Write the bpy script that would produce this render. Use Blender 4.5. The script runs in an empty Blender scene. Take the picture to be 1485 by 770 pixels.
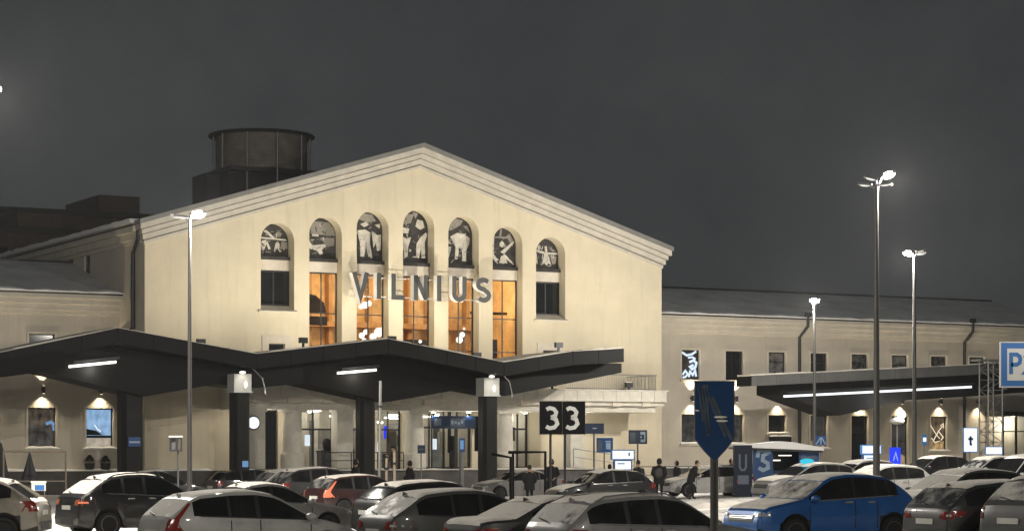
import bpy, bmesh, math, random
from math import sin, cos, pi, radians, sqrt, atan2
from mathutils import Vector, Matrix, noise
from mathutils.bvhtree import BVHTree
from mathutils.geometry import delaunay_2d_cdt

random.seed(7)
SC = bpy.context.scene
COL = SC.collection

# ------------------------------------------------------------------ camera, world, exposure
cam_d = bpy.data.cameras.new('camera')
cam = bpy.data.objects.new('camera', cam_d)
COL.objects.link(cam)
cam.location = (0, 0, 2.45)
cam.rotation_euler = (radians(90), 0, 0)
cam_d.sensor_width = 36
cam_d.lens = 77.58
cam_d.shift_y = 0.1785
cam_d.clip_start = 0.5
cam_d.clip_end = 3000
SC.camera = cam

w = bpy.data.worlds.new('World')
SC.world = w
w.use_nodes = True
wn, wl = w.node_tree.nodes, w.node_tree.links
bg = wn['Background']
tc = wn.new('ShaderNodeTexCoord')
nz = wn.new('ShaderNodeTexNoise'); nz.inputs['Scale'].default_value = 9.0; nz.inputs['Detail'].default_value = 12; nz.inputs['Roughness'].default_value = 0.72
rp = wn.new('ShaderNodeValToRGB')
rp.color_ramp.elements[0].position = 0.3; rp.color_ramp.elements[0].color = (0.0285, 0.0312, 0.0330, 1)
rp.color_ramp.elements[1].position = 0.7; rp.color_ramp.elements[1].color = (0.0440, 0.0460, 0.0472, 1)
wl.new(tc.outputs['Generated'], nz.inputs['Vector'])
wl.new(nz.outputs['Fac'], rp.inputs['Fac'])
wl.new(rp.outputs['Color'], bg.inputs['Color'])
bg.inputs['Strength'].default_value = 1.0      # a low overcast night sky lit by the town

SC.view_settings.view_transform = 'Standard'
SC.view_settings.look = 'None'
SC.view_settings.exposure = 0.0
SC.view_settings.gamma = 1.0
try:
    SC.cycles.use_denoising = True
    SC.cycles.denoiser = 'OPENIMAGEDENOISE'
    SC.cycles.max_bounces = 6
    SC.cycles.diffuse_bounces = 3
    SC.cycles.glossy_bounces = 3
    SC.cycles.transparent_max_bounces = 12
    SC.cycles.sample_clamp_indirect = 4
    SC.cycles.caustics_reflective = False
    SC.cycles.caustics_refractive = False
except Exception:
    pass

# ------------------------------------------------------------------ materials
MATS = {}
def mat(name, col, rough=0.6, metal=0.0, var=0.12, scale=3.0, bump=0.0, bscale=30.0, coat=0.0, spec=0.5, emit=None, estr=0.0, streak=0.0):
    m = bpy.data.materials.new(name)
    m.use_nodes = True
    n, l = m.node_tree.nodes, m.node_tree.links
    b = n['Principled BSDF']
    b.inputs['Roughness'].default_value = rough
    b.inputs['Metallic'].default_value = metal
    b.inputs['Specular IOR Level'].default_value = spec
    if coat:
        b.inputs['Coat Weight'].default_value = coat
        b.inputs['Coat Roughness'].default_value = 0.08
    t = n.new('ShaderNodeTexCoord')
    z = n.new('ShaderNodeTexNoise'); z.inputs['Scale'].default_value = scale; z.inputs['Detail'].default_value = 8
    z.inputs['Roughness'].default_value = 0.65
    l.new(t.outputs['Object'], z.inputs['Vector'])
    r = n.new('ShaderNodeValToRGB')
    r.color_ramp.elements[0].position = 0.3; r.color_ramp.elements[1].position = 0.72
    r.color_ramp.elements[0].color = tuple(c * (1 - var) for c in col) + (1,)
    r.color_ramp.elements[1].color = tuple(min(1, c * (1 + var)) for c in col) + (1,)
    l.new(z.outputs['Fac'], r.inputs['Fac'])
    l.new(r.outputs['Color'], b.inputs['Base Color'])
    if streak:      # rain streaks and grime running down the render
        mp = n.new('ShaderNodeMapping'); mp.inputs['Scale'].default_value = (1.6, 1.6, .10)
        l.new(t.outputs['Object'], mp.inputs['Vector'])
        zs = n.new('ShaderNodeTexNoise'); zs.inputs['Scale'].default_value = 1.5; zs.inputs['Detail'].default_value = 9; zs.inputs['Roughness'].default_value = .7
        l.new(mp.outputs[0], zs.inputs['Vector'])
        rs = n.new('ShaderNodeMapRange'); rs.inputs[1].default_value = .52; rs.inputs[2].default_value = .80; rs.inputs[3].default_value = 0; rs.inputs[4].default_value = streak
        l.new(zs.outputs['Fac'], rs.inputs[0])
        mx = n.new('ShaderNodeMix'); mx.data_type = 'RGBA'; mx.inputs[7].default_value = tuple(c * .55 for c in col) + (1,)
        l.new(rs.outputs[0], mx.inputs[0]); l.new(r.outputs['Color'], mx.inputs[6]); l.new(mx.outputs[2], b.inputs['Base Color'])
    if bump:
        z2 = n.new('ShaderNodeTexNoise'); z2.inputs['Scale'].default_value = bscale; z2.inputs['Detail'].default_value = 6
        l.new(t.outputs['Object'], z2.inputs['Vector'])
        bp = n.new('ShaderNodeBump'); bp.inputs['Strength'].default_value = bump; bp.inputs['Distance'].default_value = 0.05
        l.new(z2.outputs['Fac'], bp.inputs['Height'])
        l.new(bp.outputs['Normal'], b.inputs['Normal'])
    if emit:
        b.inputs['Emission Color'].default_value = tuple(emit) + (1,)
        b.inputs['Emission Strength'].default_value = estr
    MATS[name] = m
    return m

def glow(name, col, strength):
    m = bpy.data.materials.new(name); m.use_nodes = True
    n, l = m.node_tree.nodes, m.node_tree.links
    n.remove(n['Principled BSDF'])
    e = n.new('ShaderNodeEmission'); e.inputs['Color'].default_value = tuple(col) + (1,); e.inputs['Strength'].default_value = strength
    l.new(e.outputs[0], n['Material Output'].inputs['Surface'])
    MATS[name] = m
    return m

def thin_glass(name, tint=(0.9, 0.92, 0.92), refl=0.10):
    m = bpy.data.materials.new(name); m.use_nodes = True
    n, l = m.node_tree.nodes, m.node_tree.links
    n.remove(n['Principled BSDF'])
    a = n.new('ShaderNodeBsdfTransparent'); a.inputs['Color'].default_value = tint + (1,)
    g = n.new('ShaderNodeBsdfGlossy'); g.inputs['Roughness'].default_value = 0.03
    x = n.new('ShaderNodeMixShader')
    fr = n.new('ShaderNodeLayerWeight'); fr.inputs['Blend'].default_value = 0.2
    mm = n.new('ShaderNodeMath'); mm.operation = 'MULTIPLY_ADD'; mm.inputs[1].default_value = 0.5; mm.inputs[2].default_value = refl * 0.4
    l.new(fr.outputs['Fresnel'], mm.inputs[0])
    l.new(mm.outputs[0], x.inputs['Fac'])
    l.new(a.outputs[0], x.inputs[1]); l.new(g.outputs[0], x.inputs[2])
    l.new(x.outputs[0], n['Material Output'].inputs['Surface'])
    MATS[name] = m
    return m

def frosted(name, thr=0.45, col=(0.50, 0.48, 0.44)):
    """dark glass under a patchy film of frost and powder snow, or of painted reflection"""
    m = bpy.data.materials.new(name); m.use_nodes = True
    n, l = m.node_tree.nodes, m.node_tree.links
    b = n['Principled BSDF']
    t = n.new('ShaderNodeTexCoord')
    z = n.new('ShaderNodeTexNoise'); z.inputs['Scale'].default_value = 2.6; z.inputs['Detail'].default_value = 9; z.inputs['Roughness'].default_value = 0.6
    l.new(t.outputs['Object'], z.inputs['Vector'])
    r = n.new('ShaderNodeValToRGB')
    r.color_ramp.elements[0].position = thr - 0.14; r.color_ramp.elements[0].color = (0.03, 0.032, 0.035, 1)
    r.color_ramp.elements[1].position = thr + 0.1; r.color_ramp.elements[1].color = col + (1,)
    l.new(z.outputs['Fac'], r.inputs['Fac'])
    l.new(r.outputs['Color'], b.inputs['Base Color'])
    r2 = n.new('ShaderNodeMapRange'); r2.inputs[1].default_value = thr - 0.14; r2.inputs[2].default_value = thr + 0.1
    r2.inputs[3].default_value = 0.12; r2.inputs[4].default_value = 0.85
    l.new(z.outputs['Fac'], r2.inputs[0]); l.new(r2.outputs[0], b.inputs['Roughness'])
    MATS[name] = m
    return m

STUCCO = mat('cream_stucco', (0.60, 0.53, 0.395), 0.9, var=0.10, scale=0.35, bump=0.3, bscale=14, streak=.42)
STUCCO2 = mat('grey_beige_stucco', (0.54, 0.49, 0.41), 0.9, var=0.12, scale=0.4, bump=0.3, bscale=14, streak=.4)
TRIM = mat('pale_stone_trim', (0.60, 0.55, 0.46), 0.85, var=0.10, scale=1.2, bump=0.2, bscale=9)
CORN = mat('cornice_stone', (0.50, 0.465, 0.405), 0.85, var=0.14, scale=1.6, bump=0.2, bscale=9)
CORND = mat('cornice_groove_shade_grime', (0.16, 0.145, 0.125), 0.9, var=0.25, scale=2)  # dark colour draws shade lines between the bands, plus the dirty line below
EDGEM = mat('zinc_roof_edge', (0.20, 0.195, 0.185), 0.5, 0.2, var=0.15, scale=2)
CONC = mat('dark_concrete', (0.085, 0.08, 0.075), 0.9, var=0.3, scale=1.5)
STONE = mat('portico_stone', (0.56, 0.53, 0.46), 0.85, var=0.14, scale=2.0, bump=0.25, bscale=12)
SPANDREL = mat('grey_spandrel_stone', (0.58, 0.52, 0.44), 0.85, var=0.10, scale=2.0)
SNOW = mat('snow', (0.80, 0.80, 0.79), 0.75, var=0.05, scale=1.5, bump=0.5, bscale=5)
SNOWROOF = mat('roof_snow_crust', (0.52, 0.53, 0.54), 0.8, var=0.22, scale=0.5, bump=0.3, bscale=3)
SNOWDIRTY = mat('dirty_snow', (0.62, 0.58, 0.52), 0.8, var=0.2, scale=2.0, bump=0.6, bscale=6)
DARKMETAL = mat('dark_sheet_metal', (0.03, 0.032, 0.034), 0.45, 0.4, var=0.2, scale=1.0)
CANOPY = mat('anthracite_canopy_cladding', (0.0075, 0.0078, 0.008), 0.6, 0.0, var=0.4, scale=0.5, spec=0.15)
SOFFIT = mat('dark_canopy_soffit', (0.0085, 0.0082, 0.008), 0.7, 0.0, var=0.35, scale=0.6, spec=0.1)
BLACK = mat('black_panel', (0.004, 0.004, 0.0045), 0.6, var=0.2, spec=0.12)
FRAMEM = mat('dark_window_frame', (0.022, 0.020, 0.019), 0.45, 0.2)
GALV = mat('galvanised_steel', (0.34, 0.34, 0.33), 0.42, 0.75, var=0.15, scale=5)
POLEG = mat('grey_painted_pole', (0.16, 0.16, 0.16), 0.45, 0.4)
POLED = mat('dark_lamp_pole', (0.06, 0.058, 0.055), 0.5, 0.3)
BRONZE = mat('brown_painted_steel', (0.09, 0.07, 0.05), 0.5, 0.3)
PALEMETAL = mat('pale_metal_panel', (0.52, 0.52, 0.50), 0.45, 0.3, var=0.08)
LETTER = mat('grey_letter_face', (0.036, 0.036, 0.035), 0.5, 0.2)
LETTERSIDE = mat('white_letter_side', (0.92, 0.92, 0.91), 0.5)
DARKGLASS = mat('dark_window_glass', (0.012, 0.014, 0.016), 0.06, var=0.3, scale=1.0, spec=0.6)
GLASS = thin_glass('clear_glass')
ART_D = mat('sgraffito_dark', (0.035, 0.032, 0.030), 0.8, var=0.6, scale=3)
ART_L = mat('sgraffito_pale', (0.52, 0.49, 0.43), 0.8, var=0.3, scale=3)
ART_M = mat('sgraffito_mid', (0.22, 0.205, 0.18), 0.8, var=0.2, scale=5)
AMBER = mat('amber_hall_wall', (0.70, 0.46, 0.21), 0.8, var=0.4, scale=0.8)
AMBERD = mat('brown_hall_panel', (0.05, 0.03, 0.02), 0.7)
AMBERF = mat('hall_timber', (0.42, 0.23, 0.09), 0.7, var=0.2, scale=2)
HALLW = mat('concourse_wall', (0.46, 0.42, 0.35), 0.8, var=0.15, scale=1.0)
KIOSKM = mat('concourse_counter', (0.22, 0.20, 0.18), 0.6, var=.3, scale=1.5)
HALLF = mat('concourse_floor', (0.30, 0.28, 0.25), 0.3, var=0.15, scale=2.0)
BLUE = mat('sign_blue', (0.012, 0.062, 0.20), 0.4, var=0.1)
BLUED = mat('deep_sign_blue', (0.006, 0.020, 0.060), 0.35, var=0.12)
SHIELDB = mat('shield_sign_blue', (0.010, 0.050, 0.150), 0.4, var=0.12, scale=2)
TOTEM = mat('totem_casing', (0.006, 0.011, 0.025), 0.5, var=0.2, spec=0.25)
BLUEP = mat('parking_sign_blue', (0.03, 0.16, 0.46), 0.45, var=0.06)
SIGNW = mat('sign_white', (0.75, 0.73, 0.68), 0.5, var=0.05)
SIGNG = mat('faded_print_and_streak', (0.075, 0.095, 0.13), 0.45, var=0.25, scale=6)
SIGNLB = mat('pale_blue_print', (0.30, 0.40, 0.52), 0.5, var=0.1)
WOOD = mat('weathered_stake', (0.34, 0.28, 0.21), 0.8, var=0.2, scale=4)
BRICK = mat('dark_brick', (0.10, 0.07, 0.052), 0.9, var=0.3, scale=2)
CLOTH = {k: mat('cloth_' + k, v, 0.9, var=0.2, scale=8) for k, v in dict(
    black=(0.006, 0.006, 0.007), grey=(0.05, 0.048, 0.047), navy=(0.007, 0.009, 0.016), brown=(0.05, 0.035, 0.025),
    white=(0.4, 0.38, 0.35), jean=(0.03, 0.035, 0.05), red=(0.30, 0.03, 0.02)).items()}
SKIN = mat('skin', (0.42, 0.25, 0.17), 0.6, var=0.06)
HAIR = mat('dark_hair', (0.02, 0.014, 0.010), 0.7)
RUBBER = mat('tyre_rubber', (0.012, 0.012, 0.012), 0.8, var=0.3, scale=9)
RIM = mat('alloy_rim', (0.34, 0.34, 0.34), 0.35, 0.8)
PLASTIC = mat('black_plastic', (0.014, 0.014, 0.014), 0.6)
CHROME = mat('chrome_trim', (0.6, 0.6, 0.58), 0.22, 0.9)
CARGLASS = mat('car_glass', (0.011, 0.011, 0.011), 0.05, var=0.85, scale=2.2, spec=0.7)  # mottled base colour paints faint reflections into the car windows
FROST = frosted('frosted_car_glass', 0.47)
FROSTH = frosted('heavily_frosted_glass', 0.34, (0.56, 0.53, 0.48))
FROSTL = frosted('lightly_frosted_glass', 0.58, (0.30, 0.29, 0.27))
TAIL = mat('tail_lamp_red', (0.20, 0.018, 0.012), 0.2, coat=0.5)
TAILON = mat('tail_lamp_lit', (0.35, 0.06, 0.03), 0.25, emit=(1.0, 0.28, 0.14), estr=0.75)
TAILA = mat('tail_lamp_amber', (0.26, 0.09, 0.045), 0.25)
HEADL = mat('head_lamp_glass', (0.42, 0.43, 0.42), 0.15, var=0.3, scale=9, coat=0.6)
PLATE = mat('number_plate_white', (0.55, 0.54, 0.50), 0.5)
LAMPW = glow('street_lamp_led', (1.0, 0.94, 0.84), 60)
LAMPDIM = glow('street_lamp_led_side', (1.0, 0.95, 0.86), 1.0)
LED = glow('led_strip', (1.0, 0.95, 0.85), 3.2)
LEDC = glow('cool_led_strip', (0.94, 0.97, 1.0), 1.6)
WALLLED = glow('wall_lamp_lens', (1.0, 0.86, 0.6), 6)
GLOBE = glow('pendant_globe', (1.0, 0.93, 0.78), 2.2)
HALLLED = glow('concourse_ceiling_light', (1.0, 0.93, 0.8), 16)
SCREENW = glow('lit_white_panel', (0.88, 0.94, 1.0), 1.15)
SCREENB = glow('lit_blue_screen', (0.02, 0.05, 1.0), 1.3)
SCREENLB = glow('lit_pale_blue_screen', (0.20, 0.38, 0.66), 0.75)
BEACONB = glow('cyan_beacon', (0.05, 0.55, 0.75), 1.1)
BEACONO = glow('orange_beacon', (1.0, 0.35, 0.05), 2.0)
BLINDL = glow('lit_blind', (0.55, 0.42, 0.24), 0.75)
NEONW = glow('lit_window_art', (0.72, 0.85, 1.0), 1.1)
NEONY = glow('lit_window_script', (1.0, 0.84, 0.6), 1.0)
DIGIT = mat('white_digit', (0.62, 0.62, 0.60), 0.5)

# ------------------------------------------------------------------ mesh helpers
class MB:
    def __init__(self):
        self.v = []; self.f = []; self.m = []
    def add(self, vs, fs, m=0):
        o = len(self.v)
        self.v += [tuple(p) for p in vs]
        for f in fs:
            self.f.append([i + o for i in f]); self.m.append(m)
        return self
    def box(self, x0, x1, y0, y1, z0, z1, m=0):
        vs = [(x0, y0, z0), (x1, y0, z0), (x1, y1, z0), (x0, y1, z0), (x0, y0, z1), (x1, y0, z1), (x1, y1, z1), (x0, y1, z1)]
        return self.add(vs, [(0, 3, 2, 1), (4, 5, 6, 7), (0, 1, 5, 4), (1, 2, 6, 5), (2, 3, 7, 6), (3, 0, 4, 7)], m)
    def prism(self, poly, a, b, m=0, axis='y'):
        """poly of (p, q); extruded along axis from a to b. axis y: (x,z); x: (y,z); z: (x,y)"""
        n = len(poly)
        def P(p, q, t):
            return (p, t, q) if axis == 'y' else ((t, p, q) if axis == 'x' else (p, q, t))
        vs = [P(p, q, a) for p, q in poly] + [P(p, q, b) for p, q in poly]
        fs = [list(range(n)), list(range(2 * n - 1, n - 1, -1))]
        fs += [(i, i + n, (i + 1) % n + n, (i + 1) % n) for i in range(n)]
        return self.add(vs, fs, m)
    def tube(self, pts, r, n=10, m=0, caps=True):
        pts = [Vector(p) for p in pts]
        rs = r if isinstance(r, (list, tuple)) else [r] * len(pts)
        vs, fs = [], []
        up0 = None
        for i, p in enumerate(pts):
            t = (pts[min(i + 1, len(pts) - 1)] - pts[max(i - 1, 0)]).normalized()
            ref = Vector((0, 0, 1)) if abs(t.z) < 0.9 else Vector((1, 0, 0))
            a = t.cross(ref).normalized(); b = t.cross(a).normalized()
            if up0 is not None and a.dot(up0) < 0:
                a, b = -a, -b
            up0 = a
            for k in range(n):
                q = 2 * pi * k / n
                vs.append(p + (a * cos(q) + b * sin(q)) * rs[i])
        for i in range(len(pts) - 1):
            for k in range(n):
                fs.append((i * n + k, i * n + (k + 1) % n, (i + 1) * n + (k + 1) % n, (i + 1) * n + k))
        if caps:
            fs.append(list(range(n - 1, -1, -1))); fs.append([(len(pts) - 1) * n + k for k in range(n)])
        return self.add(vs, fs, m)
    def lathe(self, prof, n=20, m=0, c=(0, 0, 0), axis='z'):
        vs, fs = [], []
        for r, t in prof:
            for k in range(n):
                q = 2 * pi * k / n
                if axis == 'z': vs.append((c[0] + r * cos(q), c[1] + r * sin(q), c[2] + t))
                elif axis == 'y': vs.append((c[0] + r * cos(q), c[1] + t, c[2] + r * sin(q)))
                else: vs.append((c[0] + t, c[1] + r * cos(q), c[2] + r * sin(q)))
        for i in range(len(prof) - 1):
            for k in range(n):
                fs.append((i * n + k, i * n + (k + 1) % n, (i + 1) * n + (k + 1) % n, (i + 1) * n + k))
        fs.append(list(range(n - 1, -1, -1))); fs.append([(len(prof) - 1) * n + k for k in range(n)])
        return self.add(vs, fs, m)
    def ball(self, c, rx, ry=None, rz=None, n=12, m=0, noi=0.0):
        ry = ry or rx; rz = rz or rx
        vs, fs = [], []
        R = n // 2
        for i in range(R + 1):
            a = pi * i / R
            for k in range(n):
                q = 2 * pi * k / n
                d = Vector((sin(a) * cos(q), sin(a) * sin(q), cos(a)))
                s = 1 + (noise.noise(d * 2.3 + Vector(c)) * noi if noi else 0)
                vs.append((c[0] + d.x * rx * s, c[1] + d.y * ry * s, c[2] + d.z * rz * s))
        for i in range(R):
            for k in range(n):
                fs.append((i * n + k, (i + 1) * n + k, (i + 1) * n + (k + 1) % n, i * n + (k + 1) % n))
        return self.add(vs, fs, m)
    def stroke(self, pts, width, y0, y1, m=0, closed=False, mside=None):
        """a ribbon of the given width along 2D points in the x-z plane, extruded from y0 to y1"""
        n = len(pts)
        L, R = [], []
        for i in range(n):
            p = Vector(pts[i])
            a = Vector(pts[i - 1]) if (i > 0 or closed) else None
            b = Vector(pts[(i + 1) % n]) if (i < n - 1 or closed) else None
            d1 = (p - a).normalized() if a is not None else None
            d2 = (b - p).normalized() if b is not None else None
            if d1 is None: d1 = d2
            if d2 is None: d2 = d1
            t = (d1 + d2)
            t = t.normalized() if t.length > 1e-6 else d1
            nrm = Vector((-t.y, t.x))
            k = 1 / max(0.35, nrm.dot(Vector((-d1.y, d1.x))))
            L.append(p + nrm * width / 2 * k); R.append(p - nrm * width / 2 * k)
        for i in range(n if closed else n - 1):
            j = (i + 1) % n
            q = [R[i], R[j], L[j], L[i]]
            vs = [(p.x, y0, p.y) for p in q] + [(p.x, y1, p.y) for p in q]
            self.add(vs, [(0, 1, 2, 3), (7, 6, 5, 4)], m)
            o = len(self.v) - 8
            for a2, b2, ok in ((0, 1, True), (2, 3, True), (1, 2, (not closed) and i == n - 2), (3, 0, (not closed) and i == 0)):
                if ok:
                    self.f.append([o + a2, o + a2 + 4, o + b2 + 4, o + b2]); self.m.append(m if mside is None else mside)
        return self
    def build(self, name, mats, parent=None, smooth=None, fix=True):
        me = bpy.data.meshes.new(name)
        me.from_pydata(self.v, [], self.f)
        if not isinstance(mats, (list, tuple)): mats = [mats]
        for mm in mats: me.materials.append(mm)
        me.polygons.foreach_set('material_index', self.m)
        if fix:
            b = bmesh.new(); b.from_mesh(me)
            bmesh.ops.recalc_face_normals(b, faces=b.faces)
            b.to_mesh(me); b.free()
        if smooth is not None:
            me.polygons.foreach_set('use_smooth', [True] * len(me.polygons))
            me.set_sharp_from_angle(angle=radians(smooth))
        me.update()
        o = bpy.data.objects.new(name, me)
        COL.objects.link(o)
        if parent is not None: o.parent = parent
        return o

def tag(o, label=None, cat=None, group=None, kind=None):
    if label: o['label'] = label
    if cat: o['category'] = cat
    if group: o['group'] = group
    if kind: o['kind'] = kind
    return o

def empty(name, loc=(0, 0, 0), rz=0.0, label=None, cat=None, group=None):
    o = bpy.data.objects.new(name, None)
    o.empty_display_size = 0.3
    COL.objects.link(o)
    o.location = loc; o.rotation_euler = (0, 0, rz)
    return tag(o, label, cat, group)

def copy_tree(o, parent=None):
    c = o.copy(); COL.objects.link(c); c.parent = parent
    for ch in o.children: copy_tree(ch, c)
    return c

def lamp(name, kind, loc, power, col, parent=None, target=None, angle=60, blend=1.0, size=0.1):
    d = bpy.data.lights.new(name, kind)
    d.energy = power; d.color = col
    if kind == 'SPOT':
        d.spot_size = radians(angle); d.spot_blend = blend
    if kind in ('SPOT', 'POINT'): d.shadow_soft_size = size
    if kind == 'AREA': d.size = size
    o = bpy.data.objects.new(name, d); COL.objects.link(o)
    o.location = loc
    if target is not None:
        o.rotation_euler = (Vector(target) - Vector(loc)).to_track_quat('-Z', 'Y').to_euler()
    if parent is not None: o.parent = parent
    return o

# building frame: s runs along the facade to the right, d goes into the building, h is up
TH = radians(29.0)
B0 = Vector((-19.14, 115.0, 0))
U = Vector((cos(TH), sin(TH), 0)); N = Vector((-sin(TH), cos(TH), 0))
def P(s, d, h=0.0): return B0 + U * s + N * d + Vector((0, 0, h))

def ss(a, b, x):
    t = max(0.0, min(1.0, (x - a) / (b - a)))
    return t * t * (3 - 2 * t)
def gz(x, y):
    k = ss(3, 11, x)
    return 0.3 * k + 0.1 * (1 - k) * (1 - ss(58, 76, y))

# ------------------------------------------------------------------ ground
def make_ground():
    mb = MB()
    xs = [-250, -150, -80] + [x * 1.0 for x in range(-50, 81)] + [110, 180, 260]
    ys = [-60, -20, 0, 15] + [25 + k for k in range(0, 125)] + [170, 220, 300, 420]
    vs = []
    for y in ys:
        for x in xs:
            z = gz(x, y)
            if -50 <= x <= 80 and 25 <= y <= 150:
                z += 0.035 * noise.noise(Vector((x * 0.35, y * 0.35, 0))) + 0.02 * noise.noise(Vector((x * 1.1, y * 1.1, 3)))
            vs.append((x, y, z))
    nx = len(xs)
    fs = [(j * nx + i, j * nx + i + 1, (j + 1) * nx + i + 1, (j + 1) * nx + i) for j in range(len(ys) - 1) for i in range(nx - 1)]
    mb.add(vs, fs)
    m = bpy.data.materials.new('trodden_snow'); m.use_nodes = True
    n, l = m.node_tree.nodes, m.node_tree.links
    b = n['Principled BSDF']; b.inputs['Roughness'].default_value = 0.7
    t = n.new('ShaderNodeTexCoord')
    mp = n.new('ShaderNodeMapping'); mp.inputs['Rotation'].default_value = (0, 0, -TH); mp.inputs['Scale'].default_value = (0.25, 1.6, 1)
    l.new(t.outputs['Object'], mp.inputs['Vector'])
    z1 = n.new('ShaderNodeTexNoise'); z1.inputs['Scale'].default_value = 1.1; z1.inputs['Detail'].default_value = 8
    l.new(mp.outputs[0], z1.inputs['Vector'])
    z2 = n.new('ShaderNodeTexNoise'); z2.inputs['Scale'].default_value = 0.25; z2.inputs['Detail'].default_value = 6
    l.new(t.outputs['Object'], z2.inputs['Vector'])
    ad = n.new('ShaderNodeMath'); ad.operation = 'ADD'
    l.new(z1.outputs['Fac'], ad.inputs[0]); l.new(z2.outputs['Fac'], ad.inputs[1])
    r = n.new('ShaderNodeValToRGB')
    r.color_ramp.elements[0].position = 0.40; r.color_ramp.elements[0].color = (0.20, 0.185, 0.165, 1)
    r.color_ramp.elements[1].position = 0.55; r.color_ramp.elements[1].color = (0.82, 0.80, 0.77, 1)
    e = r.color_ramp.elements.new(0.47); e.color = (0.66, 0.63, 0.585, 1)
    hf = n.new('ShaderNodeMath'); hf.operation = 'MULTIPLY'; hf.inputs[1].default_value = 0.5
    l.new(ad.outputs[0], hf.inputs[0]); l.new(hf.outputs[0], r.inputs['Fac'])
    l.new(r.outputs['Color'], b.inputs['Base Color'])
    bp = n.new('ShaderNodeBump'); bp.inputs['Strength'].default_value = 0.6; bp.inputs['Distance'].default_value = 0.08
    l.new(z1.outputs['Fac'], bp.inputs['Height']); l.new(bp.outputs[0], b.inputs['Normal'])
    o = mb.build('ground', m, smooth=60)
    tag(o, 'snow covered parking ground with dark tyre tracks', None, None, 'structure')
make_ground()

# ------------------------------------------------------------------ building helpers
def cdt_wall(mb, outer, holes, d, m=0, reveals=None, mr=None):
    """front sheet in the s-h plane at depth d with holes; reveals: depth behind d for each hole"""
    vs, es, loops = [], [], []
    for loop in [outer] + holes:
        o = len(vs)
        vs += [Vector(p) for p in loop]
        es += [(o + i, o + (i + 1) % len(loop)) for i in range(len(loop))]
    r = delaunay_2d_cdt(vs, es, [], 0, 1e-5)
    rv, rf = r[0], r[2]
    def inside(p, loop):
        c = False; j = len(loop) - 1
        for i in range(len(loop)):
            a, b = loop[i], loop[j]
            if (a[1] > p[1]) != (b[1] > p[1]) and p[0] < (b[0] - a[0]) * (p[1] - a[1]) / (b[1] - a[1]) + a[0]: c = not c
            j = i
        return c
    keep = []
    for f in rf:
        c = sum((rv[i] for i in f), Vector((0, 0))) / len(f)
        if inside(c, outer) and not any(inside(c, h) for h in holes): keep.append(f)
    mb.add([(p.x, d, p.y) for p in rv], keep, m)
    for k, h in enumerate(holes):
        dep = reveals[k] if isinstance(reveals, (list, tuple)) else reveals
        n = len(h)
        mb.add([(p[0], d, p[1]) for p in h] + [(p[0], d + dep, p[1]) for p in h],
               [(i, (i + 1) % n, (i + 1) % n + n, i + n) for i in range(n)], m if mr is None else mr)

def snow_ledge(parent, s0, s1, d0, d1, h, t, name, m=None):
    """a rounded, uneven ridge of snow lying on a ledge, its front at d0"""
    n = max(2, int((s1 - s0) / .22)); vs = []; fs = []; sd = random.random() * 90
    w_ = d1 - d0
    for i in range(n + 1):
        s = s0 + (s1 - s0) * i / n
        k = t * (.85 + .45 * noise.noise(Vector((s * 1.1, sd, 0))) + .2 * noise.noise(Vector((s * 4, sd, 2))))
        o = .03 * noise.noise(Vector((s * 1.7, sd, 5)))
        e = .35 if i in (0, n) else 1
        vs += [(s, d0 + o, h), (s, d0 + o - .015, h + k * .4 * e), (s, d0 + w_ * .18 + o, h + k * .85 * e), (s, d0 + w_ * .5, h + k * e), (s, d1, h + k * 1.05 * e), (s, d1, h)]
    for i in range(n):
        for j in range(6): fs.append((i * 6 + j, i * 6 + (j + 1) % 6, (i + 1) * 6 + (j + 1) % 6, (i + 1) * 6 + j))
    fs.append(list(range(6))); fs.append([n * 6 + j for j in range(5, -1, -1)])
    return MB().add(vs, fs).build(name, m or SNOW, parent, smooth=50)

def window(parent, s0, s1, h0, h1, d, vbars=(), hbars=(), pane=None, fw=0.07, frame=None, name='window', depth=0.08):
    """frame mesh (part) with its pane (sub-part); d is the depth of the frame's front"""
    mb = MB()
    mb.box(s0, s0 + fw, d, d + depth, h0, h1); mb.box(s1 - fw, s1, d, d + depth, h0, h1)
    mb.box(s0 + fw, s1 - fw, d, d + depth, h0, h0 + fw); mb.box(s0 + fw, s1 - fw, d, d + depth, h1 - fw, h1)
    vb = sorted(s0 + (s1 - s0) * v for v in vbars)
    for v in vb: mb.box(v - fw * .4, v + fw * .4, d + .005, d + depth - .01, h0 + fw, h1 - fw)
    edges = [s0 + fw] + [q for v in vb for q in (v - fw * .4, v + fw * .4)] + [s1 - fw]
    for hb in hbars:
        z = h0 + (h1 - h0) * hb
        for i in range(0, len(edges), 2): mb.box(edges[i], edges[i + 1], d + .008, d + depth - .012, z - fw * .4, z + fw * .4)
    f = mb.build(name, frame or FRAMEM, parent)
    p = MB().box(s0 + fw * .5, s1 - fw * .5, d + depth * .5, d + depth * .5 + .012, h0 + fw * .5, h1 - fw * .5).build('pane', pane or DARKGLASS, f)
    return f

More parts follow.
